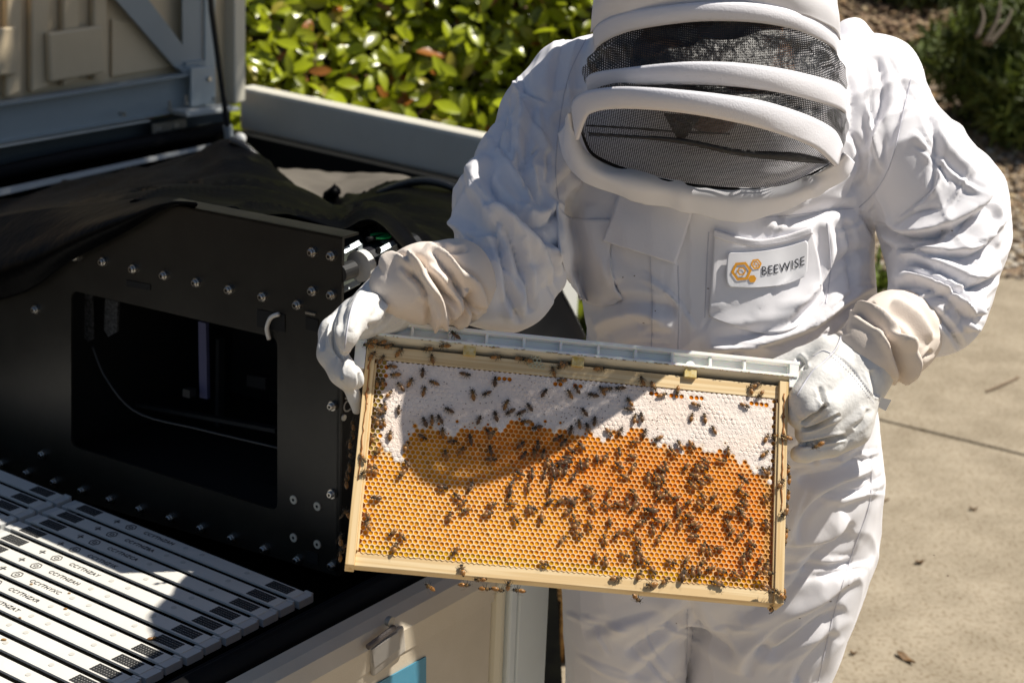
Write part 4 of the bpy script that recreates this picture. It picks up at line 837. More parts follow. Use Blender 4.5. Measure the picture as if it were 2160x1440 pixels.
crops = [((740, 700), 7.2, [(440, 185, 200), (340, 345, 50), (480, 405, 60), (750, 300, 50), (1230, 390, 95), (1150, 270, 180), (1390, 225, 185), (600, 525, 180), (650, 655, 185), (480, 750, 100), (390, 760, 95), (740, 810, 130), (600, 930, 50), (915, 750, 65), (1090, 600, 92), (1110, 880, 75), (1240, 765, 160), (1765, 660, -10), (1850, 930, 105), (2040, 945, 200), (725, 1160, 85), (1475, 1180, 150), (1110, 1350, 115), (1230, 1310, 95), (1340, 1310, 115), (1950, 1320, 65), (510, 1110, 100), (395, 1185, 150), (490, 1230, -20), (400, 1345, 92), (490, 1350, 112), (325, 1300, 160), (605, 215, 20), (310, 170, 200), (240, 215, 165)]),
 ((1040, 720), 7.2, [(30, 590, 85), (1015, 595, 175), (905, 440, 100), (1000, 385, 240), (1110, 350, 20), (790, 770, 50), (1150, 780, 120), (1260, 710, 125), (1490, 810, 165), (1640, 730, 120), (1760, 720, 5), (1900, 720, 180), (210, 940, 60), (230, 1085, 215), (400, 1100, 215), (540, 985, 130), (2060, 900, 120), (2040, 1030, 170), (2150, 1150, 80), (1375, 1060, 125), (1300, 1235, 100), (1425, 1290, 110), (1540, 1190, 80), (1180, 1330, 75), (475, 1220, 180), (640, 1320, 190), (1945, 1350, 65), (40, 1110, 110), (1780, 1400, -50), (80, 245, 0), (420, 270, 0), (1640, 420, 0), (500, 290, 160)]),
 ((1340, 740), 6.353, [(85, 385, 115), (250, 505, -65), (380, 590, 20), (565, 560, 260), (1550, 495, 100), (1660, 600, 235), (1490, 745, -30), (835, 735, -20), (755, 870, 75), (925, 880, 100), (1040, 1040, 120), (130, 1090, 75), (285, 1180, 200), (580, 1240, 120), (485, 1330, 130), (770, 1290, -60), (1240, 1320, 95), (1760, 1150, 60), (1860, 1150, 200), (1750, 1365, 45), (80, 870, 100), (15, 850, 100), (1640, 450, 30)]),
 ((720, 880), 7.2, [(740, 250, 85), (1540, 210, 90), (1250, 320, -30), (990, 430, 65), (490, 300, 70), (530, 535, 230), (1710, 370, 5), (1830, 490, 50), (1950, 310, 95), (1580, 550, 100), (985, 690, 125), (900, 870, 230), (340, 650, -60), (500, 755, -30), (345, 840, 200), (450, 805, 160), (1570, 1070, -15), (1970, 1030, 65), (1740, 1180, 130), (1855, 1290, 40), (500, 1225, 175), (1870, 1420, 190)]),
 ((1020, 880), 7.2, [(70, 210, 130), (130, 250, 50), (100, 480, 95), (150, 645, 0), (580, 400, 40), (620, 560, 60), (770, 530, 100), (820, 400, 95), (910, 530, 75), (1150, 300, 30), (1230, 370, 50), (1460, 420, 135), (1355, 520, -40), (970, 660, 95), (1045, 730, 95), (1240, 610, 170), (1300, 685, 0), (1130, 700, 180), (1250, 780, 80), (1160, 790, 90), (1470, 700, 100), (1570, 670, 90), (1720, 660, -85), (1860, 590, 60), (1370, 880, 65), (740, 820, 90), (930, 850, 80), (530, 850, 160), (1070, 900, -80), (680, 1040, 90), (1010, 1070, 90), (430, 990, 50), (400, 1180, -110), (150, 1320, 10), (400, 1320, 190), (2060, 500, 95), (2030, 720, 150), (2110, 890, 160), (1610, 1080, -15), (1920, 1110, 70), (1580, 1210, 200), (970, 1300, 210), (1140, 1300, 215), (1240, 1240, 160), (1390, 1240, 40), (1370, 1320, -100), (1650, 1350, 125), (1850, 1310, 140), (2020, 1320, 170), (680, 1370, 95), (770, 1390, -30)]),
 ((1300, 880), 7.2, [(260, 385, 185), (220, 590, 170), (270, 730, 60), (130, 880, -10), (480, 880, 95), (595, 880, 125), (745, 715, 110), (700, 815, -45), (570, 1010, 175), (710, 960, -80), (635, 1090, 80), (760, 1130, 130), (650, 1220, 220), (880, 1225, 205), (155, 1260, 100), (245, 1130, 140), (290, 1250, 130), (240, 1395, 220), (1050, 770, 240), (1210, 750, 110), (1330, 650, 150), (1350, 770, -20), (1150, 880, 170), (1130, 1010, 130), (1260, 985, 155), (1370, 915, 170), (1305, 1190, 125), (1075, 1300, 215), (1290, 1350, -35), (950, 1410, -70)]),
 ((1480, 880), 7.2, [(330, 655, -10), (930, 790, 120), (1020, 790, 85), (560, 1095, -115), (665, 1170, -45), (955, 1215, 120), (160, 1225, 220), (620, 1300, 150), (545, 1380, 160), (205, 1370, 210)]),
 ((720, 1060), 7.2, [(380, 330, 115), (410, 235, -80), (765, 470, 215), (940, 530, -60), (825, 660, 75), (1650, 190, 85), (1720, 745, 225)]),
 ((1020, 1060), 7.2, [(90, 170, 15), (500, 270, -60), (875, 260, -95), (1290, 130, 30), (1370, 220, 130), (1420, 325, 30), (1220, 540, 45), (1460, 490, -40), (940, 930, -20)]),
 ((1220, 1050), 6.26, [(155, 375, -65), (415, 340, -90), (345, 520, 110), (500, 490, 230), (700, 445, -30), (850, 310, 30), (980, 390, 105), (1020, 285, 150), (1160, 360, -120), (1065, 525, 70), (1305, 215, -110), (1440, 240, 170), (1350, 345, 80), (800, 590, -60), (790, 685, 120), (785, 845, -85), (900, 850, -40), (995, 980, -60), (820, 1000, 70), (230, 800, -90), (350, 815, 100), (630, 765, -25), (1250, 850, -20), (1415, 830, -120), (1160, 1080, 35)]),
 ((1440, 1050), 6.0, [(740, 190, 130), (580, 195, 170), (560, 310, 120), (860, 290, 100), (1050, 315, 120), (600, 450, 230), (740, 470, 55), (110, 345, 210), (170, 385, 215), (160, 485, -5), (265, 600, 65), (330, 650, 100), (435, 640, 175), (885, 600, -50), (770, 740, 80), (850, 680, 100), (970, 810, 250), (1070, 835, 90), (950, 960, 230), (780, 900, 120), (515, 935, -15), (650, 950, 150), (400, 1070, 170), (490, 1100, -35), (330, 905, 210), (240, 830, 235), (205, 965, -90), (115, 900, 95)])]
zones = {'cap_l': ('honey bee on the shaded white capped comb in the upper left half', 'bees on the shaded capped comb'), 'cap_r': ('honey bee on the bright sunlit capped comb in the upper right', 'bees on the sunlit capped comb'),
         'top': ('honey bee clinging along the wooden top bar below the white plastic rail', 'bees along the top bar'), 'left': ('honey bee in the crowd along the left wooden end bar', 'bees crowded at the left end bar'),
         'mid': ('honey bee in the dark shaded cluster on the open orange cells', 'bees in the shaded cluster on open cells'), 'low_l': ('honey bee scattered over the golden open cells at lower left', 'bees on the lower left open cells'),
         'right': ('honey bee on the sunlit orange open cells in the right half', 'bees on the right open cells'), 'low_r': ('honey bee close to the lower right corner of the open comb', 'bees near the lower right corner')}
seen = []; plan = []
for (ox, oy), sc, lst in crops:
    for cx, cy, a in lst:
        px, py = ox+cx/sc, oy+cy/sc
        if any((px-q)**2+(py-r)**2 < 64 for q, r in seen): continue
        seen.append((px, py)); x, y = fl_(px, py, ZC)
        if y > H2-.020: zn = 'top'
        elif x < -W2+.035 and y > -.03: zn = 'left'
        else:
            lo = np.interp(x, LCx, LCy)
            if y > lo-.003: zn = 'cap_l' if px < 1370 else 'cap_r'
            elif px > 1480 and py > 1150: zn = 'low_r'
            elif px < 1240 and py < 1075 or (px < 1310 and py < 1010): zn = 'mid'
            elif px < 1200: zn = 'low_l'
            else: zn = 'right'
        z = ZC+.0003
        if y > H2-.0155: z = .0122
        if y > H2+.0015: z = .0150
        if x < -W2+.012: z = .0168
        kd = random.choice(['amber', 'mid', 'mid']) if zn not in ('mid', 'cap_l') else random.choice(['mid', 'dark', 'dark'])  # shaded zones get darker bee kinds, shade put into body colour
        oc = ['right', 'up-right', 'up', 'up-left', 'left', 'down-left', 'down', 'down-right'][int(((a % 360)+22.5)//45) % 8]
        srf = {'top': 'on the top bar', 'left': 'at the left bar', 'cap_l': 'on shaded caps', 'cap_r': 'on sunny caps', 'mid': 'in the shaded cluster'}.get(zn, 'on orange cells')
        hp = ['farthest left', 'far left', 'left', 'left of centre', 'centre', 'right of centre', 'right', 'far right', 'farthest right'][min(8, max(0, int((x+W2)/(2*W2)*9)))]
        vp_ = ['along the top', 'very high', 'high', 'above middle', 'below middle', 'low', 'very low', 'near the bottom'][min(7, max(0, int((H2-y)/(2*H2)*8)))]
        plan.append([px, py, a, z, kd, '%s bee facing %s %s, %s, %s' % ({'amber': 'amber', 'mid': 'brown', 'dark': 'dark'}[kd], oc, srf, hp, vp_), zones[zn][1]])
byl = {}
for q in plan: byl.setdefault(q[5], []).append(q)
for l, qs in byl.items():
    if len(qs) > 1:
        wide = np.ptp([q[0] for q in qs]) >= np.ptp([q[1] for q in qs]); qs.sort(key=lambda q: q[0 if wide else 1]); n_ = len(qs)
        wd = (['left', 'right'] if wide else ['upper', 'lower']) if n_ == 2 else ([('leftmost' if wide else 'topmost')]+['second', 'third', 'fourth', 'fifth', 'sixth'][:n_-2]+[('rightmost' if wide else 'lowest')])
        for q, w_ in zip(qs, wd): q[5] = w_+' '+q[5]
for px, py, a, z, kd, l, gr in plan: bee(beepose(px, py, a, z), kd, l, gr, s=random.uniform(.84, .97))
def one(px, py, a, z, kind, label, up=(0, 0, 1), s=1.05, grp=None, open_=False): bee(beepose(px, py, a, z, up), kind, label, grp, s, open_)
one(1367, 1076, 180, ZC+.0003, 'dark', 'big stout black drone bee among workers on the right open cells', s=1.35)
one(1442, 1207, 80, ZC+.0003, 'dark', 'shiny black tailed bee just above the bottom bar on the right', s=1.2)
one(974, 1199, 105, .0108, 'mid', 'striped bee walking on the sunlit bottom bar left of centre')
one(1303, 1219, 5, .0108, 'amber', 'bee with a long shadow at the edge of cells above the bottom bar'); one(1370, 1233, 185, .0108, 'amber', 'bee standing on the bottom bar just right of centre')
hang = [(904, 1231, 115, 'bee hanging leftmost below the bottom bar'), (984, 1229, 10, 'bee clinging under the bar edge, left one of the hanging pair'), (1009, 1218, 190, 'bee with legs raised on the lower bar edge left of the hanging row'), (1027, 1237, 0, 'small dark bee tucked under the bar in the hanging row'),
        (1056, 1240, -10, 'amber bee hanging upside down left in the middle row'), (1072, 1229, 90, 'bee facing up between two hanging bees below the bar'), (1090, 1240, 170, 'bee with long leg hanging rightmost in the middle row'), (1345, 1260, -60, 'lone bee hanging under the bottom bar right of centre')]
for x, y, a, l in hang: one(x, y, a, .006, 'amber' if y < 1240 else 'mid', l, up=(0, -.8, .55))
outl = [(759, 772, 100, 'bee squeezed between glove finger and left end bar, upper one'), (762, 790, -60, 'bee squeezed between glove finger and left end bar, lower one'), (749, 892, 90, 'topmost bee on the outer face of the left end bar'), (749, 912, 70, 'striped bee with a raised wing on the outer left end bar'), (744, 930, 60, 'third bee down the outer left end bar'), (748, 943, -15, 'bee half round the edge of the left end bar'), (746, 965, -20, 'banded amber bee reaching over the left end bar edge'), (742, 981, 90, 'dark bee below the banded one on the left end bar'), (738, 997, 90, 'dark bee in the shaded column on the left end bar'), (736, 1012, 80, 'lowest bee of the dark column on the left end bar'),
        (723, 1134, 100, 'bee low on the outer left end bar beside the black housing'), (724, 1166, 70, 'lowest bee on the outer left end bar')]
for x, y, a, l in outl: one(x, y, a, -.001, 'mid', l, up=(-1, 0, .35))
outr = [(1654, 922, 160, 'orange bee on the right end bar just below the glove'), (1648, 1018, 60, 'large bee climbing the face of the right end bar'), (1658, 985, 100, 'upper bee on the outer side of the right end bar'), (1660, 1005, 110, 'bee on the outer right end bar beside the climbing one'), (1658, 1038, 90, 'bee below the climbing one on the outer right end bar'), (1652, 1084, 225, 'bee with legs spread on the right end bar edge'), (1654, 1119, 100, 'small dark bee on the outer right end bar'), (1651, 1143, 250, 'bee curled on the outer right end bar below the small dark one'), (1622, 1208, -10, 'bee reaching across to the right end bar from the comb'), (1622, 1247, -20, 'bee in the lower right corner of the frame'), (1641, 1250, 140, 'dark bee in the knot at the lower right corner'), (1650, 1257, -30, 'outermost bee at the lower right corner of the frame'), (1623, 1285, 0, 'bee seen edge on under the lower right corner'), (1655, 1067, 90, 'dark bee just above the spread legged one on the right end bar')]
for i, (x, y, a, l) in enumerate(outr): one(x, y, a, .0168 if i in (0, 1, 5, 8, 9, 10) else -.001, 'amber' if i % 2 == 0 else 'mid', l, up=(0, 0, 1) if i in (0, 1, 5, 8, 9, 10) else (1, 0, .35))
one(957, 706, 140, .0172, 'dark', 'bee perched on top of the white plastic rail'); one(992, 702, 150, .004, 'mid', 'bee with a raised wing behind the white plastic rail', up=(0, 1, .3)); one(868, 700, 170, -.004, 'dark', 'tiny dark bee peeping over the rail at left', up=(0, 1, .2))
# flying bees and a stray one
def fly(px, py, y, a, kind, label, s=1.1):
    p = wy(px, py, y); a = math.radians(a); d = R*math.cos(a)+U*math.sin(a); up = -F*.7+U*.5*math.cos(a); up -= d*np.dot(up, d); up /= np.linalg.norm(up); s_ = np.cross(up, d)
    bee(Matrix([[d[0], s_[0], up[0], p[0]], [d[1], s_[1], up[1], p[1]], [d[2], s_[2], up[2], p[2]], [0, 0, 0, 1]]), kind, label, None, s, True)
fly(1565, 1004, 1.56, 140, 'dark', 'blurred grey flying bee hovering before the right comb', .95); fly(1719, 938, 1.5, 200, 'amber', 'blurred orange flying bee in front of the right glove', .95)
fly(731, 1078, 1.76, 130, 'mid', 'flying bee just left of the left end bar'); fly(722, 1152, 1.95, 200, 'dark', 'dark flying bee before the black housing screws')
p = wz(326, 1349, TZ+.0005); a = math.radians(20); d = np.array([math.cos(a), math.sin(a), 0]); s_ = np.cross(Z3, d)
bee(Matrix([[d[0], s_[0], 0, p[0]], [d[1], s_[1], 0, p[1]], [0, 0, 1, p[2]], [0, 0, 0, 1]]), 'mid', 'lone bee walking on the white frame top bars', None, 1.05)
# ================================================================= PERSON IN A BEE SUIT
def smin(a, b, k):
    h = np.clip(.5+.5*(b-a)/k, 0, 1); return b*(1-h)+a*h-k*h*(1-h)
class SDF:
    def __init__(s, lo, hi, h):
        s.lo = np.array(lo, float); s.h = h; s.n = (np.ceil((np.array(hi)-s.lo)/h)).astype(int)+1; s.f = np.full(s.n, .2, np.float32)
    def region(s, lo, hi):
        a = np.clip(((np.array(lo)-s.lo)/s.h).astype(int), 0, s.n-1); b = np.clip(((np.array(hi)-s.lo)/s.h).astype(int)+2, 0, s.n)
        ax = [s.lo[i]+s.h*np.arange(a[i], b[i]) for i in range(3)]
        return tuple(slice(a[i], b[i]) for i in range(3)), np.meshgrid(*ax, indexing='ij')
    def cap(s, p0, r0, p1, r1, k=.02, ys=1.0, sub=False):
        p0, p1 = np.array(p0), np.array(p1); m = max(r0, r1)*max(1, ys)+k+.03
        sl_, (X, Y, Z) = s.region(np.minimum(p0, p1)-m, np.maximum(p0, p1)+m)
        if X.size == 0: return
        cy = (p0[1]+p1[1])/2; d = p1-p0; d2 = d@d+1e-12
        t = np.clip(((X-p0[0])*d[0]+(Y-p0[1])*d[1]+(Z-p0[2])*d[2])/d2, 0, 1)
        dx, dy, dz = X-(p0[0]+t*d[0]), (Y-(p0[1]+t*d[1]))/ys, Z-(p0[2]+t*d[2])
        g_ = np.sqrt(dx*dx+dy*dy+dz*dz)-(r0+(r1-r0)*t)
        s.f[sl_] = smin(s.f[sl_], g_.astype(np.float32), k) if not sub else np.maximum(s.f[sl_], -g_)
    def chain(s, pts, k=.02, ys=1.0):
        q = [pr(*p) for p in pts]
        for (a, ra), (b, rb) in zip(q[:-1], q[1:]): s.cap(a, ra, b, rb, k, ys)
    def loft(s, rows, k=.02, pw=2.3):
        """rows: (py, xl, xr, yc, hy) in photo pixels at depth yc"""
        z, xl, xr, yc, hy = [], [], [], [], []
        for py, a, b, y, h_ in rows:
            A, C = wy(a, py, y), wy(b, py, y); z.append((A[2]+C[2])/2); xl.append(A[0]); xr.append(C[0]); yc.append(y); hy.append(h_)
        z = np.array(z)[::-1]; xl, xr, yc, hy = [np.array(q)[::-1] for q in (xl, xr, yc, hy)]
        m = k+.03; sl_, (X, Y, Z) = s.region((xl.min()-m, (yc-hy).min()-m, z[0]-m), (xr.max()+m, (yc+hy).max()+m, z[-1]+m))
        zz = Z[0, 0]; I = lambda q: np.interp(zz, z, q)
        cx, hx, cy, hh = (I(xl)+I(xr))/2, (I(xr)-I(xl))/2, I(yc), I(hy)
        d = (np.abs((X-cx)/hx)**pw+np.abs((Y-cy)/hh)**pw)**(1/pw); g_ = (d-1)*np.minimum(hx, hh)
        ov = np.maximum(z[0]-zz, zz-z[-1]); g_ = np.maximum(g_, ov)
        s.f[sl_] = smin(s.f[sl_], g_.astype(np.float32), k)
    def mesh(s):
        f = s.f; n = f.shape; ins = f < 0
        c = np.zeros((n[0]-1, n[1]-1, n[2]-1), int)
        for i in (0, 1):
            for j in (0, 1):
                for k in (0, 1): c += ins[i:n[0]-1+i, j:n[1]-1+j, k:n[2]-1+k]
        act = (c > 0) & (c < 8); idx = np.full(act.shape, -1); ii = np.argwhere(act); idx[act] = np.arange(len(ii))
        acc = np.zeros((len(ii), 3)); cnt = np.zeros(len(ii))
        cor = [(i, j, k) for i in (0, 1) for j in (0, 1) for k in (0, 1)]
        for a in cor:
            for ax_ in range(3):
                if a[ax_]: continue
                b = list(a); b[ax_] = 1
                fa = f[ii[:, 0]+a[0], ii[:, 1]+a[1], ii[:, 2]+a[2]]; fb = f[ii[:, 0]+b[0], ii[:, 1]+b[1], ii[:, 2]+b[2]]
                m = (fa < 0) != (fb < 0); t = np.where(m, fa/(fa-fb+1e-12), 0)
                p = np.tile(np.array(a, float), (len(ii), 1)); p[:, ax_] += t; acc[m] += p[m]; cnt[m] += 1
        V = s.lo+s.h*(ii+acc/cnt[:, None]); Q = []
        for ax_ in range(3):
            u, v = [(1, 2), (2, 0), (0, 1)][ax_]
            sa = [slice(0, -1) if a == ax_ else slice(1, -1) for a in range(3)]; sb = [slice(1, None) if a == ax_ else slice(1, -1) for a in range(3)]
            A, Bq = ins[tuple(sa)], ins[tuple(sb)]; e = np.argwhere(A != Bq); flip = A[tuple(e.T)]
            off = np.array([0 if a == ax_ else 1 for a in range(3)]); e = e+off
            def cell(du, dv): q = e.copy(); q[:, u] -= du; q[:, v] -= dv; return idx[q[:, 0], q[:, 1], q[:, 2]]
            q = np.stack([cell(1, 1), cell(0, 1), cell(0, 0), cell(1, 0)], 1); q[~flip] = q[~flip][:, ::-1]; Q.append(q)
        return V, np.concatenate(Q)
def mk(name, V, Q, m, parent, sub=0, smooth_it=2, disp=None, org=None):
    me = bpy.data.meshes.new(name); me.vertices.add(len(V)); me.vertices.foreach_set('co', V.astype(np.float32).ravel())
    me.loops.add(Q.size); me.loops.foreach_set('vertex_index', Q.astype(np.int32).ravel()); me.polygons.add(len(Q))
    me.polygons.foreach_set('loop_start', (np.arange(len(Q))*4).astype(np.int32)); me.update(calc_edges=True); me.validate()
    o = bpy.data.objects.new(name, me); COL.objects.link(o)
    if smooth_it: md = o.modifiers.new('s', 'SMOOTH'); md.factor = .5; md.iterations = smooth_it
    if sub: md = o.modifiers.new('u', 'SUBSURF'); md.levels = sub; md.render_levels = sub
    dg = bpy.context.evaluated_depsgraph_get(); m2 = bpy.data.meshes.new_from_object(o.evaluated_get(dg)); o.modifiers.clear(); o.data = m2; bpy.data.meshes.remove(me); me = m2
    for _ in range(len(disp) if isinstance(disp, list) else (1 if disp else 0)):
        fn = disp.pop(0) if isinstance(disp, list) else disp
        n = len(me.vertices); P = np.empty(n*3, np.float32); me.vertices.foreach_get('co', P); P = P.reshape(-1, 3).astype(float)
        N = np.empty(n*3, np.float32); me.vertex_normals.foreach_get('vector', N); N = N.reshape(-1, 3).astype(float)
        P2_ = P+N*fn(P, N)[:, None]; me.vertices.foreach_set('co', P2_.astype(np.float32).ravel()); me.update()
    me.name = name; me.materials.append(m); me.shade_smooth()
    if parent is not None:
        o.parent = parent; L_ = parent.location; me.transform(Matrix.Translation((-L_[0], -L_[1], -L_[2])))
    return o
def strokes(P, N, lst):
    """fold strokes: (kind, width px, height mm, [(px,py)...]) pressed into the surface that faces the viewer side"""
    q, z = proj(P); T = CAMP-P; T /= np.linalg.norm(T, axis=1, keepdims=True); fac = np.clip(((N*T).sum(1)+.05)/.35, 0, 1); D = np.zeros(len(P))
    for kind, wpx, hmm, pts in lst:
        c = crm(pts, 14)[:, :2] if len(pts) > 2 else np.linspace(pts[0], pts[1], 8)
        m = (q[:, 0] > c[:, 0].min()-wpx*4) & (q[:, 0] < c[:, 0].max()+wpx*4) & (q[:, 1] > c[:, 1].min()-wpx*4) & (q[:, 1] < c[:, 1].max()+wpx*4) & (fac > 0)
        if not m.any(): continue
        s_ = q[m]; best = np.full(len(s_), 1e9); sd = np.zeros(len(s_)); par = np.zeros(len(s_)); K = len(c)-1
        for i in range(K):
            a, b = c[i], c[i+1]; d = b-a; L = np.hypot(*d)+1e-9; t = np.clip(((s_-a)@d)/L**2, 0, 1); r = s_-(a+t[:, None]*d); dd = np.hypot(r[:, 0], r[:, 1])
            cr = (d[0]*r[:, 1]-d[1]*r[:, 0])/L; u = dd < best; best[u] = dd[u]; sd[u] = (np.sign(cr)*dd)[u]; par[u] = (i+t[u])/K
        x = best/wpx; end = np.clip(np.minimum(par, 1-par)*5, 0, 1)**.7; end = np.where((par <= 0) | (par >= 1), np.exp(-x*x)*0+.0, end)
        if kind == 'r': h = np.exp(-(x**1.5)*1.2)-.35*np.exp(-((x-1.7)/.8)**2)
        elif kind == 'v': h = -np.exp(-(x**1.3)*1.4)+.25*np.exp(-((x-1.6)/.8)**2)
        elif kind == 'f': y = sd/wpx; h = np.exp(-(y/np.where(y > 0, 1.7, .6))**2)-.55*np.exp(-((y+1.15)/.6)**2)  # lip with sharp drop on one side
        elif kind == 's': y = sd/wpx; h = 1/(1+np.exp(np.clip(y*5, -30, 30)))*np.exp(-np.clip(-y, 0, 99)/7)
        D[m] += h*hmm*.001*end*fac[m]
    return D
person = empty('person', (.24, 2.15, 0), 'person in a white hooded bee suit with veil, leather gloves holding the comb', 'person')
# ---- suit
sf = SDF((-.26, 1.72, -.02), (.80, 2.46, 1.72), .0054)
sf.loft([(60, 1330, 1700, 2.20, .07), (110, 1190, 1850, 2.22, .10), (160, 1140, 1900, 2.22, .12), (230, 1120, 1915, 2.21, .13), (320, 1140, 1880, 2.20, .135), (420, 1165, 1842, 2.18, .14), (520, 1180, 1838, 2.17, .145),
         (600, 1222, 1842, 2.16, .15), (700, 1240, 1838, 2.15, .15), (800, 1228, 1845, 2.16, .15), (900, 1210, 1856, 2.17, .15), (1000, 1197, 1861, 2.17, .15), (1100, 1190, 1850, 2.18, .145), (1180, 1188, 1826, 2.18, .135), (1235, 1187, 1805, 2.18, .12)], .03)
sf.loft([(1150, 1192, 1470, 2.17, .12), (1250, 1188, 1462, 2.17, .125), (1340, 1190, 1449, 2.17, .12), (1440, 1196, 1440, 2.18, .115), (1650, 1215, 1420, 2.2, .10), (1900, 1235, 1395, 2.22, .085), (2240, 1225, 1400, 2.25, .09)], .012)
sf.loft([(1130, 1440, 1842, 2.17, .13), (1200, 1452, 1818, 2.17, .13), (1300, 1457, 1786, 2.17, .125), (1440, 1450, 1738, 2.17, .12), (1650, 1470, 1700, 2.2, .10), (1900, 1475, 1660, 2.22, .085), (2240, 1470, 1650, 2.25, .09)], .012)
sf.chain([(1195, 165, 2.19, 78), (1150, 250, 2.16, 92), (1112, 350, 2.10, 98), (1070, 440, 2.04, 108), (1082, 530, 1.995, 116), (1062, 590, 1.97, 104), (1010, 600, 1.945, 74), (950, 603, 1.93, 50)], .018)
sf.chain([(1845, 165, 2.2, 92), (1862, 240, 2.18, 100), (1930, 350, 2.13, 112), (1985, 430, 2.11, 126), (1998, 510, 2.09, 120), (1988, 600, 2.06, 104), (1972, 650, 2.03, 96), (1935, 680, 2.01, 76)], .018)
for a, b in (((1505, -60, 2.10, 235), (1505, 130, 2.14, 240)), ((1505, 130, 2.14, 240), (1505, 300, 2.14, 215))):
    (p0, r0), (p1, r1) = pr(*a), pr(*b); sf.cap(p0, r0, p1, r1, .03)
(p0, r0), (p1, r1) = pr(1800, 85, 2.26, 45), pr(1850, 110, 2.26, 26); sf.cap(p0, r0, p1, r1, .02)
V, Q = sf.mesh()
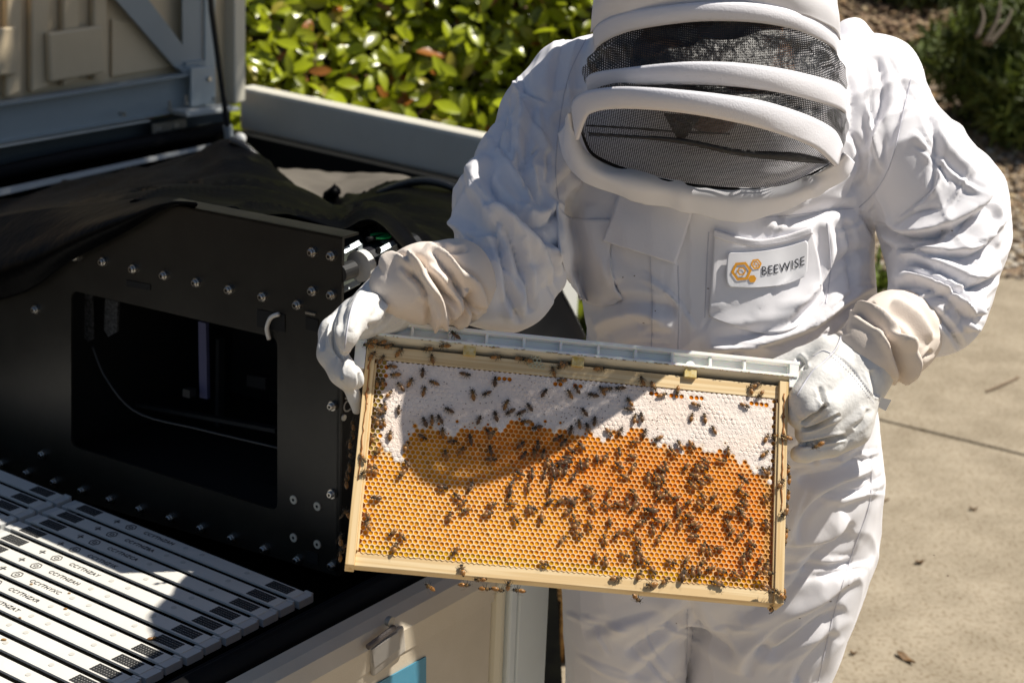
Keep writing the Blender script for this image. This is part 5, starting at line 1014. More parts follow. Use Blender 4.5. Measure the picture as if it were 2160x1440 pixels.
suit_strokes = [
 # left (viewer) sleeve
 ('f', 16, 16, [(1030, 330), (1010, 380), (1050, 440), (1110, 500), (1180, 545)]), ('f', 14, 13, [(1020, 450), (1080, 470), (1130, 530), (1160, 600)]), ('v', 9, 13, [(1060, 470), (1085, 530), (1110, 600), (1120, 660)]),
 ('v', 8, 11, [(1040, 480), (1062, 560), (1080, 640), (1100, 680)]), ('f', 12, 12, [(1180, 430), (1140, 462), (1095, 452), (1060, 420), (1035, 380)]), ('r', 14, 9, [(1000, 400), (975, 450), (965, 490)]),
 ('v', 10, 10, [(1085, 300), (1110, 380), (1150, 440), (1175, 455)]), ('r', 12, 8, [(1110, 200), (1095, 280), (1085, 350)]), ('v', 8, 8, [(1075, 210), (1062, 260), (1040, 320)]), ('r', 9, 7, [(1130, 480), (1165, 530), (1180, 580)]),
 ('v', 7, 8, [(1090, 440), (1140, 500), (1160, 520)]), ('r', 12, 7, [(960, 470), (1000, 500), (1050, 505)]), ('v', 8, 7, [(985, 505), (1040, 490), (1060, 470)]), ('r', 14, 8, [(1120, 560), (1100, 630), (1060, 670)]), ('s', 9, 2.5, [(1180, 60), (1120, 160), (1150, 300), (1170, 420), (1190, 560)]),
 ('v', 9, 6, [(1205, 40), (1175, 130), (1165, 220)]), ('r', 10, 5, [(1230, 60), (1200, 160), (1200, 260)]),
 # right (viewer) sleeve
 ('s', 7, 3, [(1925, 145), (1905, 240), (1880, 340), (1850, 400), (1810, 440)]), ('f', 13, 13, [(2090, 370), (2070, 430), (2000, 470), (1950, 485), (1880, 490)]), ('f', 12, 13, [(2105, 470), (2060, 520), (1990, 530), (1920, 520)]), ('v', 9, 13, [(1845, 470), (1900, 500), (1960, 500), (2000, 480)]),
 ('v', 10, 14, [(1895, 525), (1940, 520), (1990, 500)]), ('f', 12, 12, [(2110, 560), (2060, 590), (2000, 570), (1940, 545), (1910, 550)]), ('v', 8, 12, [(1920, 575), (1990, 600), (2040, 640), (2060, 690)]), ('f', 12, 11, [(2085, 640), (2050, 660), (2010, 620), (1940, 590), (1890, 605)]),
 ('r', 12, 9, [(2040, 700), (2050, 660), (2010, 630)]), ('v', 8, 10, [(1960, 650), (2000, 690), (2030, 735)]), ('r', 14, 7, [(1960, 260), (2000, 320), (2060, 370)]), ('v', 9, 8, [(1955, 240), (1975, 320), (1965, 400)]), ('v', 8, 8, [(1815, 445), (1850, 500), (1878, 530)]),
 ('r', 9, 6, [(1850, 250), (1850, 330), (1830, 390)]), ('v', 8, 5, [(1800, 280), (1815, 340), (1800, 400)]), ('v', 7, 6, [(2060, 440), (2030, 480), (2000, 500)]), ('r', 8, 6, [(2100, 520), (2110, 470), (2095, 420)]),
 # chest and belly
 ('v', 14, 9, [(1600, 450), (1680, 460), (1760, 440), (1810, 440)]), ('r', 22, 9, [(1240, 430), (1260, 520), (1300, 600)]), ('f', 14, 10, [(1840, 600), (1780, 640), (1700, 690), (1600, 720), (1480, 740)]), ('v', 14, 9, [(1800, 560), (1740, 620), (1680, 680)]),
 ('v', 16, 12, [(1830, 520), (1770, 560), (1710, 650), (1620, 700), (1500, 715)]), ('r', 16, 8, [(1720, 600), (1640, 700), (1540, 760)]), ('v', 16, 7, [(1270, 640), (1350, 640), (1430, 650)]), ('r', 16, 7, [(1250, 690), (1340, 655), (1420, 690)]), ('s', 5, 2.5, [(1368, 400), (1372, 550), (1378, 640), (1374, 740)]),
 ('s', 5, -2.5, [(1430, 440), (1426, 550), (1432, 650), (1430, 740)]), ('v', 10, 5, [(1195, 460), (1215, 540), (1245, 620)]), ('v', 8, 8, [(1780, 460), (1800, 540), (1790, 620)]), ('r', 12, 7, [(1740, 460), (1745, 560), (1700, 640)]), ('v', 4, 3, [(1285, 520), (1290, 580), (1315, 632)]),
 ('v', 16, 10, [(1600, 400), (1680, 380), (1760, 330)]), ('r', 18, 8, [(1660, 430), (1740, 400), (1800, 350)]), ('r', 16, 7, [(1200, 260), (1190, 330), (1210, 400)]), ('v', 12, 8, [(1215, 340), (1180, 400), (1190, 430)]),
 ('v', 9, 6, [(1790, 160), (1800, 230), (1790, 300)]), ('v', 10, 5, [(1850, 120), (1860, 200), (1840, 280)]), ('r', 12, 5, [(1890, 180), (1870, 260), (1830, 330)]),
 # trousers
 ('f', 16, 12, [(1840, 985), (1760, 1010), (1690, 1060), (1660, 1130)]), ('v', 14, 10, [(1820, 960), (1760, 990), (1680, 1010)]), ('f', 14, 10, [(1790, 1090), (1740, 1130), (1670, 1140), (1600, 1130)]), ('v', 14, 11, [(1800, 1120), (1720, 1180), (1640, 1260), (1560, 1300)]),
 ('f', 16, 12, [(1800, 1210), (1720, 1270), (1640, 1310), (1580, 1370), (1560, 1420)]), ('v', 14, 12, [(1780, 1280), (1700, 1330), (1640, 1370), (1590, 1370)]), ('v', 14, 10, [(1450, 1260), (1480, 1330), (1550, 1380)]), ('r', 18, 9, [(1700, 1200), (1620, 1280), (1540, 1330)]),
 ('v', 12, 9, [(1450, 1280), (1400, 1330), (1320, 1380)]), ('r', 20, 7, [(1430, 1260), (1360, 1300), (1280, 1330)]), ('v', 16, 8, [(1440, 1340), (1380, 1400), (1330, 1440)]), ('v', 14, 6, [(1400, 1280), (1300, 1310), (1230, 1330)]), ('s', 6, 3, [(1838, 960), (1836, 1060), (1800, 1160), (1760, 1300), (1730, 1440)]),
 ('v', 12, 8, [(1760, 1330), (1700, 1400), (1680, 1440)]), ('v', 10, 7, [(1820, 860), (1800, 920), (1740, 960)]), ('v', 12, 7, [(1440, 1420), (1400, 1470), (1300, 1500)]), ('v', 3, 4, [(1450, 1270), (1448, 1340), (1447, 1450)])]
def rnd_creases(n, box, ang, spread, seed, amp=(2.0, 4.5)):
    rs = np.random.RandomState(seed); out = []
    for _ in range(n):
        x, y = rs.uniform(box[0], box[2]), rs.uniform(box[1], box[3]); a = math.radians(ang+rs.randn()*spread); L = rs.uniform(30, 85); c = rs.randn()*10
        out.append((('v', 'r', 'f')[rs.randint(3)], rs.uniform(4, 7), rs.uniform(*amp), [(x-L*math.cos(a), y-L*math.sin(a)), (x-c*math.sin(a), y+c*math.cos(a)), (x+L*math.cos(a), y+L*math.sin(a))]))
    return out
suit_strokes += rnd_creases(16, (980, 380, 1170, 660), 60, 25, 1)+rnd_creases(10, (1060, 180, 1180, 380), 75, 15, 2)+rnd_creases(18, (1880, 400, 2110, 700), -20, 25, 3)+rnd_creases(12, (1830, 180, 2050, 400), 60, 25, 4)
suit_strokes += rnd_creases(12, (1500, 560, 1820, 760), -35, 15, 5, (1.5, 3.5))+rnd_creases(7, (1210, 560, 1420, 740), 30, 25, 6, (1.2, 2.5))+rnd_creases(18, (1500, 950, 1820, 1430), -35, 18, 7, (1.5, 4))+rnd_creases(9, (1210, 1290, 1440, 1430), 35, 20, 8, (1.5, 3))+rnd_creases(8, (1640, 380, 1830, 470), -20, 20, 9, (1.2, 3))
def suit_disp(P, N):
    q, z = proj(P); D = strokes(P, N, suit_strokes)
    a = wav(P*np.array([1, 1, .8]), 22, 21, warp=1.2); b = 1-np.abs(wav(P*np.array([1, 1, .7]), 26, 22, warp=1.5)); arm = ((q[:, 0] < 1190) | (q[:, 0] > 1850)) & (q[:, 1] < 800)
    return D+.0022*a+np.where(arm, .0052, .0030)*np.clip(b-.45, 0, 1)**1.5*1.8+.0007*wav(P, 75, 23)
suit = mk('bee_suit', V, Q, CLOTH, person, sub=1, smooth_it=6, disp=suit_disp)
dg = bpy.context.evaluated_depsgraph_get(); PL = np.array(person.location)
_m = suit.data; vs_ = np.empty(len(_m.vertices)*3, np.float32); _m.vertices.foreach_get('co', vs_); vs_ = vs_.reshape(-1, 3)+PL
BV = BVHTree.FromPolygons([tuple(v) for v in vs_.tolist()], [tuple(p.vertices) for p in _m.polygons])
def hit(px, py, off=0, fallback=2.05):
    d = Vector(ray(px, py)).normalized(); r = BV.ray_cast(Vector(CAMP), d)
    if r[0] is None or abs(r[0].y-fallback) > .35: p = wy(px, py, fallback); return p-np.array(d)*off
    return np.array(r[0])-np.array(d)*off
def drape(rows, n, off, name, m, thick=.0015, dispf=None, smooth=True, sm=3, parent=person):
    """cloth piece laid on the suit: rows of pixel points -> surface"""
    g0 = np.array([crm(r, n[1]) for r in rows]); g0 = np.stack([crm(g0[:, j], n[0]) for j in range(n[1])], 1)
    D_ = np.array([[np.linalg.norm(hit(*g0[i, j])-CAMP) for j in range(n[1])] for i in range(n[0])])
    for _ in range(sm):
        Dp = np.pad(D_, 1, mode='edge'); D_ = np.minimum(D_, (Dp[:-2, 1:-1]+Dp[2:, 1:-1]+Dp[1:-1, :-2]+Dp[1:-1, 2:])/4+.0002)
    G = np.array([[CAMP+ray(*g0[i, j])/np.linalg.norm(ray(*g0[i, j]))*(D_[i, j]-off) for j in range(n[1])] for i in range(n[0])])
    dd = dispf(G) if dispf else None
    return sheet(G, thick, dd).build(name, m, parent, smooth=smooth)
# pockets, flap, badge
pk = drape([[(1507, 486), (1550, 500), (1600, 507), (1660, 498), (1712, 480)], [(1502, 560), (1560, 565), (1620, 568), (1670, 560), (1728, 545)], [(1496, 640), (1555, 648), (1620, 650), (1680, 642), (1735, 600)], [(1496, 668), (1545, 686), (1610, 702), (1680, 688), (1738, 630)]], (26, 30), .004, 'chest_pocket', CLOTH, .003)
drape([[(1506, 484), (1550, 498), (1600, 505), (1660, 496), (1713, 478)], [(1505, 500), (1550, 514), (1600, 521), (1660, 512), (1715, 494)]], (4, 30), .0065, 'pocket_hem', CLOTH2, .002)
drape([[(1178, 425), (1190, 450), (1225, 462), (1290, 462), (1300, 462)], [(1180, 520), (1200, 525), (1240, 530), (1270, 530), (1286, 530)], [(1200, 590), (1215, 600), (1240, 610), (1280, 615), (1296, 600)], [(1228, 632), (1240, 640), (1262, 645), (1290, 642), (1312, 632)]], (22, 24), .004, 'chest_pocket', CLOTH, .003)
drape([[(1310, 392), (1360, 405), (1410, 418), (1464, 434)], [(1292, 452), (1345, 466), (1390, 480), (1446, 496)], [(1270, 508), (1320, 524), (1372, 540), (1424, 557)]], (20, 20), .012, 'zip_flap', CLOTH2, .003, lambda G: .0015*wav(G, 40, 9))
bd = [[(1541, 533), (1580, 532), (1620, 528), (1660, 520), (1700, 508)], [(1534, 545), (1580, 543), (1620, 540), (1660, 532), (1705, 518)], [(1532, 590), (1580, 592), (1620, 590), (1660, 584), (1703, 566)], [(1540, 605), (1580, 607), (1620, 605), (1660, 599), (1697, 584)]]
badge = drape(bd, (16, 34), .0085, 'name_badge', mat('badge_satin', (.84, .84, .87), .4), .0015, sm=8)
bvb = badge.data; vb = [tuple(np.array(v.co)+PL) for v in bvb.vertices]; BV2 = BVHTree.FromPolygons(vb, [tuple(p.vertices) for p in bvb.polygons])
def hitb(px, py, off): d = Vector(ray(px, py)).normalized(); r = BV2.ray_cast(Vector(CAMP), d); p = r[0] if r[0] is not None else Vector(hit(px, py, .008)); return np.array(p)-np.array(d)*off
def onbadge(b, name, m):
    v = [hitb(x, y, .0007+z) for x, y, z in b.v]; q = B(); q.add(v, b.f); return q.build(name, m, badge, org=tuple(PL))
ORG = mat('badge_orange', (.80, .36, .02), .5)
def hexring(cx, cy, r0, r1, rot=0):
    b = B(); n = 6; a = [math.radians(60*k+rot) for k in range(n)]
    for k in range(n):
        k2 = (k+1) % n; P4 = []
        for s in range(5):
            t = s/4; P4.append((cx+r0*((1-t)*math.cos(a[k])+t*math.cos(a[k2])), cy-.98*r0*((1-t)*math.sin(a[k])+t*math.sin(a[k2])), 0))
        for s in range(4, -1, -1):
            t = s/4; P4.append((cx+r1*((1-t)*math.cos(a[k])+t*math.cos(a[k2])), cy-.98*r1*((1-t)*math.sin(a[k])+t*math.sin(a[k2])), 0))
        b.add(P4, [tuple(range(10))])
    return b
onbadge(hexring(1564, 572, 22, 16, 5), 'badge_hexagon', ORG); onbadge(hexring(1564, 572, 10, 6.5, 5), 'badge_hexagon', ORG); onbadge(hexring(1595, 557, 12, 8, 8), 'badge_hexagon', ORG); onbadge(hexring(1595, 557, 5.5, 3.5, 8), 'badge_hexagon', ORG)
b = B(); b.add([(1587+8.8*math.cos(math.radians(60*k+4)), 588-8.5*math.sin(math.radians(60*k+4)), 0) for k in range(6)], [tuple(range(6))]); onbadge(b, 'badge_hexagon', ORG)
tm = text_mesh('BEEWISE', 1, 0); xs_ = [v.co.x for v in tm.vertices]; wT = max(xs_); b = B()
def tmap(x, y):
    t = x/wT; return 1605+t*92, 581-8.5*t-14*t*t-y*19.5/.73
bm = bmesh.new(); bm.from_mesh(tm); bmesh.ops.subdivide_edges(bm, edges=[e for e in bm.edges if e.calc_length() > .2], cuts=2); bm.to_mesh(tm); bm.free()
b.v = [(*tmap(v.co.x, v.co.y), 0) for v in tm.vertices]; b.f = [tuple(p.vertices) for p in tm.polygons]; b.mi = [0]*len(b.f)
onbadge(b, 'badge_lettering', mat('badge_black', (.02, .02, .03), .5))
# ---- veil
def bandpart(top, bot, name, bulge=.006, thick=.007, m=CLOTH2, n=60, nr=7, disp=None):
    A = np.array([wy(*q) for q in crm(top, n)]); Bt = np.array([wy(*q) for q in crm(bot, n)]); rows = []
    for i in range(nr):
        t = i/(nr-1); G_ = A*(1-t)+Bt*t; T = CAMP-G_; T /= np.linalg.norm(T, axis=1, keepdims=True); rows.append(G_+T*(bulge*math.sin(math.pi*t))[..., None] if False else G_+T*bulge*math.sin(math.pi*t))
    return sheet(rows, thick, disp(np.array(rows)) if disp else None).build(name, m, person, smooth=True)
def yy(px, xl, xr, y_end, y_ap): t = (px-(xl+xr)/2)/((xr-xl)/2); return y_end-(y_end-y_ap)*math.sqrt(max(0, 1-min(1, abs(t))**2))
def arc(pts, xl, xr, ye, ya): return [(x, y, yy(x, xl, xr, ye, ya)) for x, y in pts]
h1t = arc([(1250, 66), (1262, 50), (1290, 36), (1340, 22), (1430, 9), (1507, 4), (1600, 8), (1680, 24), (1735, 48), (1760, 66), (1770, 84)], 1248, 1772, 2.0, 1.865)
h1b = arc([(1254, 110), (1264, 96), (1292, 80), (1340, 64), (1430, 50), (1507, 45), (1600, 49), (1680, 64), (1735, 88), (1758, 102), (1766, 116)], 1248, 1772, 2.0, 1.865)
h2t = arc([(1236, 166), (1245, 157), (1270, 150), (1322, 143), (1400, 134), (1470, 130), (1560, 133), (1655, 146), (1735, 165), (1772, 178), (1788, 194)], 1232, 1790, 1.99, 1.83)
h2b = arc([(1240, 200), (1246, 195), (1270, 188), (1322, 181), (1400, 179), (1470, 179), (1560, 184), (1655, 198), (1735, 219), (1770, 230), (1785, 240)], 1232, 1790, 1.99, 1.83)
h3t = arc([(1204, 226), (1212, 206), (1240, 191), (1300, 183), (1359, 184), (1430, 189), (1507, 197), (1590, 209), (1655, 226), (1720, 250), (1762, 276), (1779, 308)], 1200, 1782, 1.98, 1.815)
h3b = arc([(1214, 296), (1226, 262), (1240, 243), (1275, 232), (1330, 230), (1396, 234), (1470, 243), (1544, 257), (1600, 270), (1655, 287), (1720, 312), (1768, 352)], 1200, 1782, 1.98, 1.815)
bandpart(h1t, h1b, 'veil_hoop', .004, .004); bandpart(h2t, h2b, 'veil_hoop', .004, .004); bandpart(h3t, h3b, 'veil_hoop', .005, .004)
def push(c, d): return [(x, y, z+d) for x, y, z in c]
def meshpart(a, b, name='veil_mesh', sag=.014, n=(26, 80), seed=1, m=TULLE, amp=.004):
    A = np.array([wy(*q) for q in crm(push(a, .005), n[1])]); Bt = np.array([wy(*q) for q in crm(push(b, .005), n[1])]); rows = []
    for i in range(n[0]):
        t = i/(n[0]-1); G_ = A*(1-t)+Bt*t; T = CAMP-G_; T /= np.linalg.norm(T, axis=1, keepdims=True); rows.append(G_-T*sag*math.sin(math.pi*t))
    rows = np.array(rows); env = np.sin(np.linspace(0, math.pi, n[0]))[:, None]
    return sheet(rows, 0, amp*env*(wav(rows*np.array([1, 1, 2.5]), 42, seed)+.6*(1-np.abs(wav(rows, 60, seed+3))))).build(name, m, person, smooth=True)
h2tb = arc([(1234, 178), (1245, 160), (1270, 152), (1322, 146), (1400, 138), (1470, 134), (1560, 137), (1655, 150), (1735, 168), (1772, 181), (1784, 196)], 1232, 1790, 1.99, 1.83)
meshpart(h1b, h2tb, seed=2, amp=.007, sag=.006); meshpart(h2b, [(x, y+3, z) for x, y, z in h3t[1:]], seed=5, amp=.005, sag=.004)
meshpart(push(h1b, .012), push(h2tb, .012), name='veil_darkening_mesh', seed=12, amp=.009, sag=.012); meshpart(push(h2b, .01), [(x, y+3, z+.01) for x, y, z in h3t[1:]], name='veil_darkening_mesh', seed=15, amp=.006, sag=.008)  # second mesh layer added to make the upper veil darker
lowc = [(1226, 268, 1.965), (1234, 298, 1.98), (1250, 325, 1.99), (1290, 347, 1.99), (1340, 364, 1.985), (1400, 380, 1.98), (1470, 392, 1.98), (1560, 399, 1.98), (1640, 396, 1.99), (1700, 374, 2.0), (1745, 352, 1.985), (1760, 345, 1.975)]
meshpart(h3b[1:], lowc, seed=9, sag=-.004, amp=.003)
def veilstrip(top, bot, name, m): bandpart(top, bot, name, .001, .001, m, 40, 3)
DK = mat('dark_veil_band', (.02, .02, .022), .5, trans=.2)
veilstrip([(1240, 279, 1.93), (1330, 285, 1.89), (1440, 292, 1.87), (1560, 315, 1.87), (1680, 322, 1.90), (1748, 338, 1.95)], [(1243, 287, 1.93), (1330, 292, 1.89), (1440, 304, 1.87), (1560, 329, 1.87), (1680, 342, 1.90), (1748, 346, 1.95)], 'veil_elastic', DK)
veilstrip([(1235, 263, 1.93), (1330, 268, 1.89), (1440, 276, 1.87), (1540, 280, 1.87)], [(1236, 267, 1.93), (1330, 273, 1.89), (1440, 281, 1.87), (1540, 284, 1.87)], 'veil_elastic', DK)
veilstrip([(1400, 240, 1.90), (1440, 243, 1.90), (1478, 247, 1.90)], [(1432, 300, 1.92), (1436, 302, 1.92), (1440, 300, 1.92)], 'veil_fold', mat('black_fold', (.015, .015, .017), .5))
edge = [(x, y, z-.004) for x, y, z in lowc]; B().tube([wy(*q) for q in crm(edge, 50)], .0018, 6).build('veil_seam', BLKR, person, smooth=True)
# hood crown over the head, and collar roll below the veil
cr0 = [(x, y+2, z+.006) for x, y, z in h1t]; cr1 = arc([(1256, 10), (1266, 0), (1292, -16), (1340, -30), (1430, -42), (1507, -46), (1600, -43), (1680, -30), (1735, -10), (1752, 6), (1758, 20)], 1250, 1765, 1.99, 1.87)
cr2 = arc([(1275, -60), (1285, -75), (1310, -90), (1350, -105), (1430, -118), (1507, -122), (1600, -118), (1670, -106), (1715, -90), (1735, -75), (1742, -60)], 1262, 1752, 2.02, 1.93)
cr3 = [(x*.55+1507*.45, y-45, 2.06) for x, y, z in cr2]
rows = [np.array([wy(*q) for q in crm(c, 60)]) for c in (cr0, cr1, cr2, cr3)]; Gc = np.stack([crm([r[j] for r in rows], 30) for j in range(60)], 1)
sheet(Gc, .003, .004*wav(Gc, 24, 31)+.003*(1-np.abs(wav(Gc, 30, 32)))).build('hood_crown', CLOTH, person, smooth=True)
col_t = [(1204, 236, 1.975), (1212, 280, 1.985), (1232, 322, 1.99), (1270, 346, 1.99), (1320, 362, 1.985), (1400, 382, 1.98), (1470, 394, 1.98), (1560, 401, 1.98), (1640, 398, 1.985), (1700, 376, 1.985), (1750, 350, 1.97), (1778, 318, 1.965)]
col_m = [(1196, 262, 2.003), (1204, 300, 1.988), (1228, 345, 1.983), (1272, 372, 1.978), (1330, 386, 1.973), (1400, 402, 1.973), (1470, 414, 1.973), (1560, 424, 1.973), (1650, 415, 1.978), (1715, 392, 1.978), (1765, 362, 1.983), (1785, 330, 1.993)]
col_b = [(1190, 280, 2.02), (1200, 330, 2.01), (1232, 372, 2.0), (1280, 398, 2.0), (1335, 412, 1.995), (1400, 430, 1.99), (1470, 443, 1.99), (1560, 458, 1.99), (1660, 440, 1.995), (1725, 408, 2.0), (1775, 372, 2.0), (1792, 340, 2.01)]
rows = [np.array([wy(*q) for q in crm(c, 70)]) for c in (col_t, col_m, col_b)]; Gc = np.stack([crm([r[j] for r in rows], 16) for j in range(70)], 1)
sheet(Gc, .004, .004*wav(Gc, 34, 41)+.006*(1-np.abs(wav(Gc*np.array([1, 1, .5]), 34, 42, warp=1.2)))**2).build('hood_collar', CLOTH, person, smooth=True)
# ---- head behind the veil
SKIN = mat('skin', (.23, .12, .07), .5, sss=.15); hd = SDF((.08, 1.80, 1.24), (.42, 2.16, 1.64), .005)
hc = wy(1505, 70, 2.02); X_ = np.array([1., 0, 0]); dn = np.array([0, -.45, -.9]); fwd = np.array([0, -.89, .45])*1.0
hd.cap(hc, .075, hc+np.array([0, .04, .02]), .078, .02); hd.cap(hc+dn*.05+fwd*.005, .055, hc+dn*.082+fwd*.02, .034, .02); hd.cap(hc+fwd*.070+dn*.02, .008, hc+fwd*.088+dn*.045, .012, .008)
for sx in (-1, 1):
    hd.cap(hc+X_*sx*.076+dn*.02, .012, hc+X_*sx*.079+dn*.05, .010, .008); hd.cap(hc+X_*sx*.032+fwd*.062+dn*.0, .012, hc+X_*sx*.045+fwd*.055, .010, .012); hd.cap(hc+X_*sx*.034+fwd*.058+dn*.025, .013, hc+X_*sx*.036+fwd*.058+dn*.026, .013, .008)
hd.cap(hc+fwd*.06+dn*.078-X_*.018, .009, hc+fwd*.06+dn*.078+X_*.018, .009, .006); hd.cap(hc+dn*.03, .05, hc+np.array([0, .10, -.10]), .05, .03)
V, Q = hd.mesh(); head = mk('head', V, Q, SKIN, person, smooth_it=3)
for sx in (-1, 1): B().ball(hc+X_*sx*.034+fwd*.068+dn*.023, .011, 12, 8).build('eye', mat('eye_white', (.7, .68, .65), .2), head, org=(0, 0, 0), smooth=True).location = tuple(-PL)
B().tube([hc+fwd*.073+dn*.079-X_*.02, hc+fwd*.076+dn*.078, hc+fwd*.073+dn*.079+X_*.02], .004, 8).build('mouth', mat('lips', (.25, .09, .07), .5), head, org=tuple(PL), smooth=True)
hr = SDF((.08, 1.80, 1.30), (.42, 2.18, 1.68), .006); hr.cap(hc-dn*.03+np.array([0, .03, .01]), .082, hc-dn*.02+np.array([0, .07, 0]), .078, .02)
V, Q = hr.mesh(); mk('hair', V, Q, mat('dark_hair', (.015, .01, .008), .6), head, smooth_it=2, disp=lambda P, N: .002*wav(P, 120, 3)).data.transform(Matrix.Translation((-PL[0], -PL[1], -PL[2])))
# ---- gauntlets
def gaunt(chain, lst, name, seed, label=None):
    q = [pr(*p) for p in chain]; P_ = np.array([a for a, r in q]); rm = max(r for a, r in q)+.03; s = SDF(P_.min(0)-rm, P_.max(0)+rm, .0042)
    for (a, ra), (b, rb) in zip(q[:-1], q[1:]): s.cap(a, ra, b, rb, .008)
    V, Q = s.mesh(); return mk(name, V, Q, CANVAS, person, sub=1, smooth_it=5, disp=lambda P, N: strokes(P, N, lst)+.0012*wav(P, 30, seed)+.003*np.clip(1-np.abs(wav(P, 28, seed+2, warp=1.4))-.5, 0, 1))
gaunt([(950, 597, 1.90, 95), (890, 600, 1.885, 84), (842, 606, 1.875, 62)], [('f', 10, 13, [(900, 515), (960, 570), (1000, 600), (1020, 660)]), ('v', 7, 12, [(905, 530), (950, 580), (985, 640), (1020, 650)]), ('f', 10, 13, [(855, 535), (900, 580), (930, 640), (940, 690)]),
 ('v', 7, 13, [(880, 545), (930, 610), (965, 645)]), ('f', 8, 10, [(980, 608), (975, 630), (965, 655), (930, 680)]), ('v', 6, 10, [(985, 615), (995, 660), (990, 690)]), ('r', 9, 10, [(860, 540), (880, 560), (905, 570), (940, 600)]), ('v', 7, 10, [(845, 560), (890, 600), (905, 650), (905, 695)]),
 ('r', 9, 8, [(900, 620), (915, 660), (915, 695)]), ('f', 9, 9, [(800, 560), (840, 545), (870, 575)]), ('v', 6, 8, [(935, 520), (960, 530), (985, 525)]), ('r', 9, 7, [(1000, 640), (985, 670), (960, 690)])], 'glove_gauntlet', 61)
gaunt([(1893, 705, 1.99, 94), (1868, 718, 1.965, 88), (1836, 738, 1.935, 74)], [('f', 10, 14, [(1785, 655), (1830, 665), (1870, 690), (1905, 740), (1920, 790)]), ('v', 7, 15, [(1800, 662), (1850, 690), (1880, 730), (1900, 790)]), ('f', 9, 11, [(1850, 690), (1880, 720), (1915, 730), (1905, 780), (1895, 820)]),
 ('v', 6, 12, [(1860, 705), (1890, 750), (1895, 800), (1888, 820)]), ('r', 12, 9, [(1880, 640), (1930, 670), (1960, 720)]), ('v', 6, 9, [(1965, 740), (1945, 760), (1925, 800)]), ('v', 8, 9, [(1845, 640), (1820, 650), (1800, 655)]), ('r', 10, 8, [(1780, 650), (1765, 680), (1768, 710)])], 'glove_gauntlet', 71)
# ---- gloves
def glove(chains, lst, name, seed, k=.0045):
    allq = [[pr(*p) for p in c] for c in chains]; P_ = np.array([a for c in allq for a, r in c]); s = SDF(P_.min(0)-.055, P_.max(0)+.055, .0022)
    for ci, c in enumerate(allq):
        for (a, ra), (b, rb) in zip(c[:-1], c[1:]): s.cap(a, ra, b, rb, k if ci else .01)
    V, Q = s.mesh(); return mk(name, V, Q, LEATHER, person, sub=1, smooth_it=3, disp=lambda P, N: strokes(P, N, lst)+.0004*wav(P, 45, seed)+.0007*np.clip(1-np.abs(wav(P, 60, seed+2, warp=1.2))-.5, 0, 1))
glove([[(872, 612, 1.90, 66), (815, 642, 1.885, 60), (765, 672, 1.865, 46)],
       [(775, 655, 1.845, 40), (744, 676, 1.815, 31), (731, 708, 1.79, 24), (727, 738, 1.785, 13)],
       [(752, 668, 1.87, 42), (706, 700, 1.855, 32), (700, 745, 1.84, 31), (722, 785, 1.825, 28), (733, 800, 1.82, 24)],
       [(715, 770, 1.835, 26), (742, 792, 1.80, 21), (748, 802, 1.80, 20)],
       [(738, 812, 1.825, 17), (748, 840, 1.825, 13), (752, 866, 1.825, 9)],
       [(800, 660, 1.91, 40), (790, 700, 1.93, 26), (830, 720, 1.94, 20)]],
 [('v', 6, 9, [(716, 640), (702, 680), (704, 725), (722, 752), (738, 745)]), ('s', 4, 1.5, [(760, 600), (735, 640), (725, 700), (722, 740)]), ('v', 8, 7, [(775, 690), (800, 680), (820, 650)]), ('r', 9, 4, [(770, 610), (745, 650), (738, 700)]), ('v', 5, 6, [(725, 755), (715, 780), (722, 800)]), ('v', 6, 4, [(700, 660), (685, 700), (680, 740)]),
  ('s', 3, 1.2, [(870, 650), (840, 690), (800, 705)]), ('v', 9, 5, [(815, 570), (835, 600), (850, 640)]), ('s', 4, 2, [(800, 575), (835, 610), (845, 660)]), ('v', 4, 4, [(757, 785), (758, 810), (750, 825)]), ('r', 7, 4, [(835, 600), (800, 670), (780, 690)])], 'glove', 81)
glove([[(1838, 752, 1.945, 66), (1805, 788, 1.925, 72), (1790, 838, 1.902, 62), (1802, 885, 1.885, 42)],
       [(1765, 778, 1.915, 56), (1728, 812, 1.888, 50), (1704, 848, 1.868, 43), (1690, 874, 1.864, 32)],
       [(1785, 835, 1.890, 50), (1744, 862, 1.862, 36), (1708, 886, 1.862, 22)],
       [(1795, 876, 1.880, 44), (1750, 900, 1.862, 29), (1700, 914, 1.862, 24)],
       [(1800, 905, 1.878, 38), (1755, 938, 1.862, 25), (1700, 955, 1.855, 20), (1684, 957, 1.853, 18)],
       [(1800, 745, 1.94, 52), (1742, 746, 1.93, 36), (1690, 760, 1.93, 27), (1640, 774, 1.93, 20)]],
 [('s', 4, 1.6, [(1782, 680), (1765, 735), (1740, 765), (1712, 785), (1672, 845)]), ('f', 8, 6, [(1735, 845), (1728, 858), (1708, 866), (1688, 884)]), ('v', 4, 10, [(1742, 853), (1718, 872), (1690, 894)]), ('v', 4, 10, [(1772, 874), (1745, 888), (1712, 902), (1690, 904)]), ('v', 5, 11, [(1785, 920), (1750, 926), (1710, 935), (1685, 938)]),
  ('v', 6, 4, [(1728, 815), (1734, 840), (1736, 856)]), ('s', 3, 1.2, [(1760, 745), (1800, 780), (1835, 830), (1855, 845)]), ('v', 9, 6, [(1838, 780), (1848, 815), (1850, 838)]), ('v', 6, 6, [(1680, 752), (1692, 764), (1697, 780)]),
  ('s', 3, 1.2, [(1790, 690), (1840, 710), (1880, 760)]), ('v', 7, 4, [(1800, 905), (1825, 885), (1832, 862)])], 'glove', 91, .003)
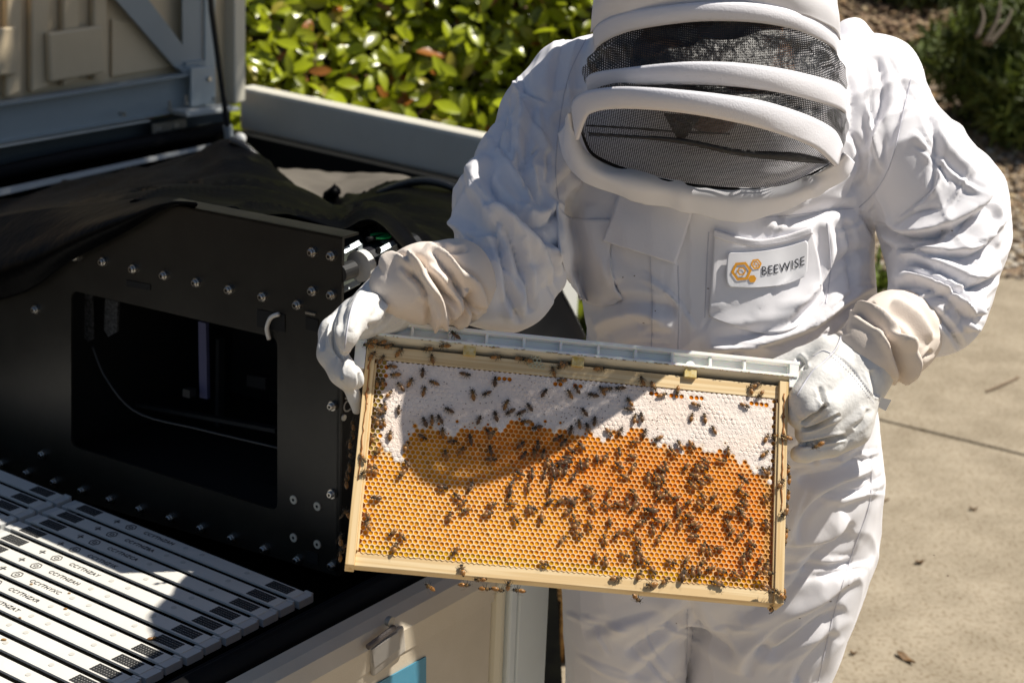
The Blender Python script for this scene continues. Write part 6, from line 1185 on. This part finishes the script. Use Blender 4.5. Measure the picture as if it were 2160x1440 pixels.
tp = [wy(x, y, 1.86) for x, y in ((1858, 838), (1880, 843), (1868, 866), (1852, 858))]; B().prism(tp, -F, .001).build('glove_tag', mat('white_label', (.8, .8, .8), .6), person)
# boots, standing on the concrete
for px in (1313, 1560):
    p = wy(px, 2260, 2.25); b = B(); b.v = []; x = p[0]
    s = SDF((x-.09, 1.93, -.01), (x+.09, 2.42, .26), .008); s.cap((x, 2.30, .06), .05, (x, 2.10, .045), .043, .02); s.cap((x, 2.10, .045), .043, (x, 2.02, .036), .034, .02); s.cap((x, 2.27, .06), .05, (x, 2.26, .2), .055, .02)
    sl_ = s.region((-9, -9, -9), (9, 9, 9)); s.f[sl_[0]] = np.maximum(s.f[sl_[0]], .002-sl_[1][2]); V, Q = s.mesh(); mk('boot', V, Q, mat('brown_boot', (.09, .055, .03), .5), person, smooth_it=2)
# ---- stitched seams and little propolis specks on the suit and gloves
SEAM = mat('seam_thread', (.62, .62, .68), .8)
def bvh_of(o):
    v = [tuple(np.array(q.co)+np.array(o.parent.location)) for q in o.data.vertices]; return BVHTree.FromPolygons(v, [tuple(p.vertices) for p in o.data.polygons])
def seam(pts, bv, name='seam', r=.0007, dash=0, n=60, off=.0002):
    P_ = []
    for x, y in crm(pts, n)[:, :2]:
        d = Vector(ray(x, y)).normalized(); h = bv.ray_cast(Vector(CAMP), d)
        if h[0] is not None: P_.append(np.array(h[0])-np.array(d)*off)
    if len(P_) < 4: return
    b = B()
    if dash:
        for i in range(0, len(P_)-2, 3): b.tube(P_[i:i+2], r, 4)
        o = b.build(name, SEAM, person); stuff(o)
    else:
        segs = [[P_[0]]]
        for a, c in zip(P_[:-1], P_[1:]):
            if np.linalg.norm(a-c) > .02: segs.append([])
            segs[-1].append(c)
        for q in segs:
            if len(q) > 2: b.tube(q, r, 4)
        b.build(name, SEAM, person, smooth=True)
for pts in ([(1926, 146), (1905, 240), (1880, 340), (1850, 400), (1812, 438)], [(1800, 440), (1740, 445), (1660, 455), (1560, 462)], [(1284, 520), (1290, 575), (1314, 632)], [(1838, 960), (1834, 1060), (1798, 1165), (1757, 1300), (1726, 1435)],
            [(1240, 75), (1200, 160), (1180, 260), (1172, 360), (1178, 420)], [(1368, 420), (1372, 550), (1376, 640), (1374, 735)], [(1430, 560), (1432, 650), (1430, 738)], [(1495, 490), (1490, 580), (1487, 670)], [(1450, 1285), (1449, 1350), (1447, 1438)], [(1745, 470), (1752, 560), (1742, 640)]):
    seam(pts, BV)
gl = [o for o in person.children if o.name.startswith('glove') and not o.name.startswith(('glove_g', 'glove_t'))]
gr = max(gl, key=lambda o: np.mean([v.co.x for v in list(o.data.vertices)[::50]])); gL = min(gl, key=lambda o: np.mean([v.co.x for v in list(o.data.vertices)[::50]]))
br, bl = bvh_of(gr), bvh_of(gL)
for pts in ([(1788, 690), (1820, 700), (1855, 725), (1880, 762)], [(1786, 697), (1816, 707), (1850, 732), (1873, 768)], [(1756, 742), (1795, 775), (1830, 818), (1850, 842)], [(1750, 748), (1790, 783), (1824, 825), (1844, 850)]): seam(pts, br, 'stitching', .0005, 1, 75)
seam([(1782, 684), (1765, 732), (1738, 762), (1712, 785), (1680, 835)], br, 'seam', .0009, 0, 60); seam([(1752, 745), (1735, 740), (1715, 752)], br, 'seam', .0008, 0, 20)
for pts in ([(778, 602), (800, 590), (815, 578)], [(874, 640), (850, 670), (815, 692)]): seam(pts, bl, 'stitching', .0005, 1, 40)
seam([(772, 600), (745, 640), (733, 690), (727, 735)], bl, 'seam', .0008, 0, 40)
rs = np.random.RandomState(9); b = B()
for _ in range(26):
    p = hit(rs.uniform(1200, 2050), rs.uniform(450, 1400), .0003)
    if abs(p[1]-2.05) < .2: b.ball(p, (.0007+.0008*rs.rand(), .0006, .0006), 5, 4)
stuff(b.build('propolis_specks', mat('speck_brown', (.12, .08, .05), .7), person))
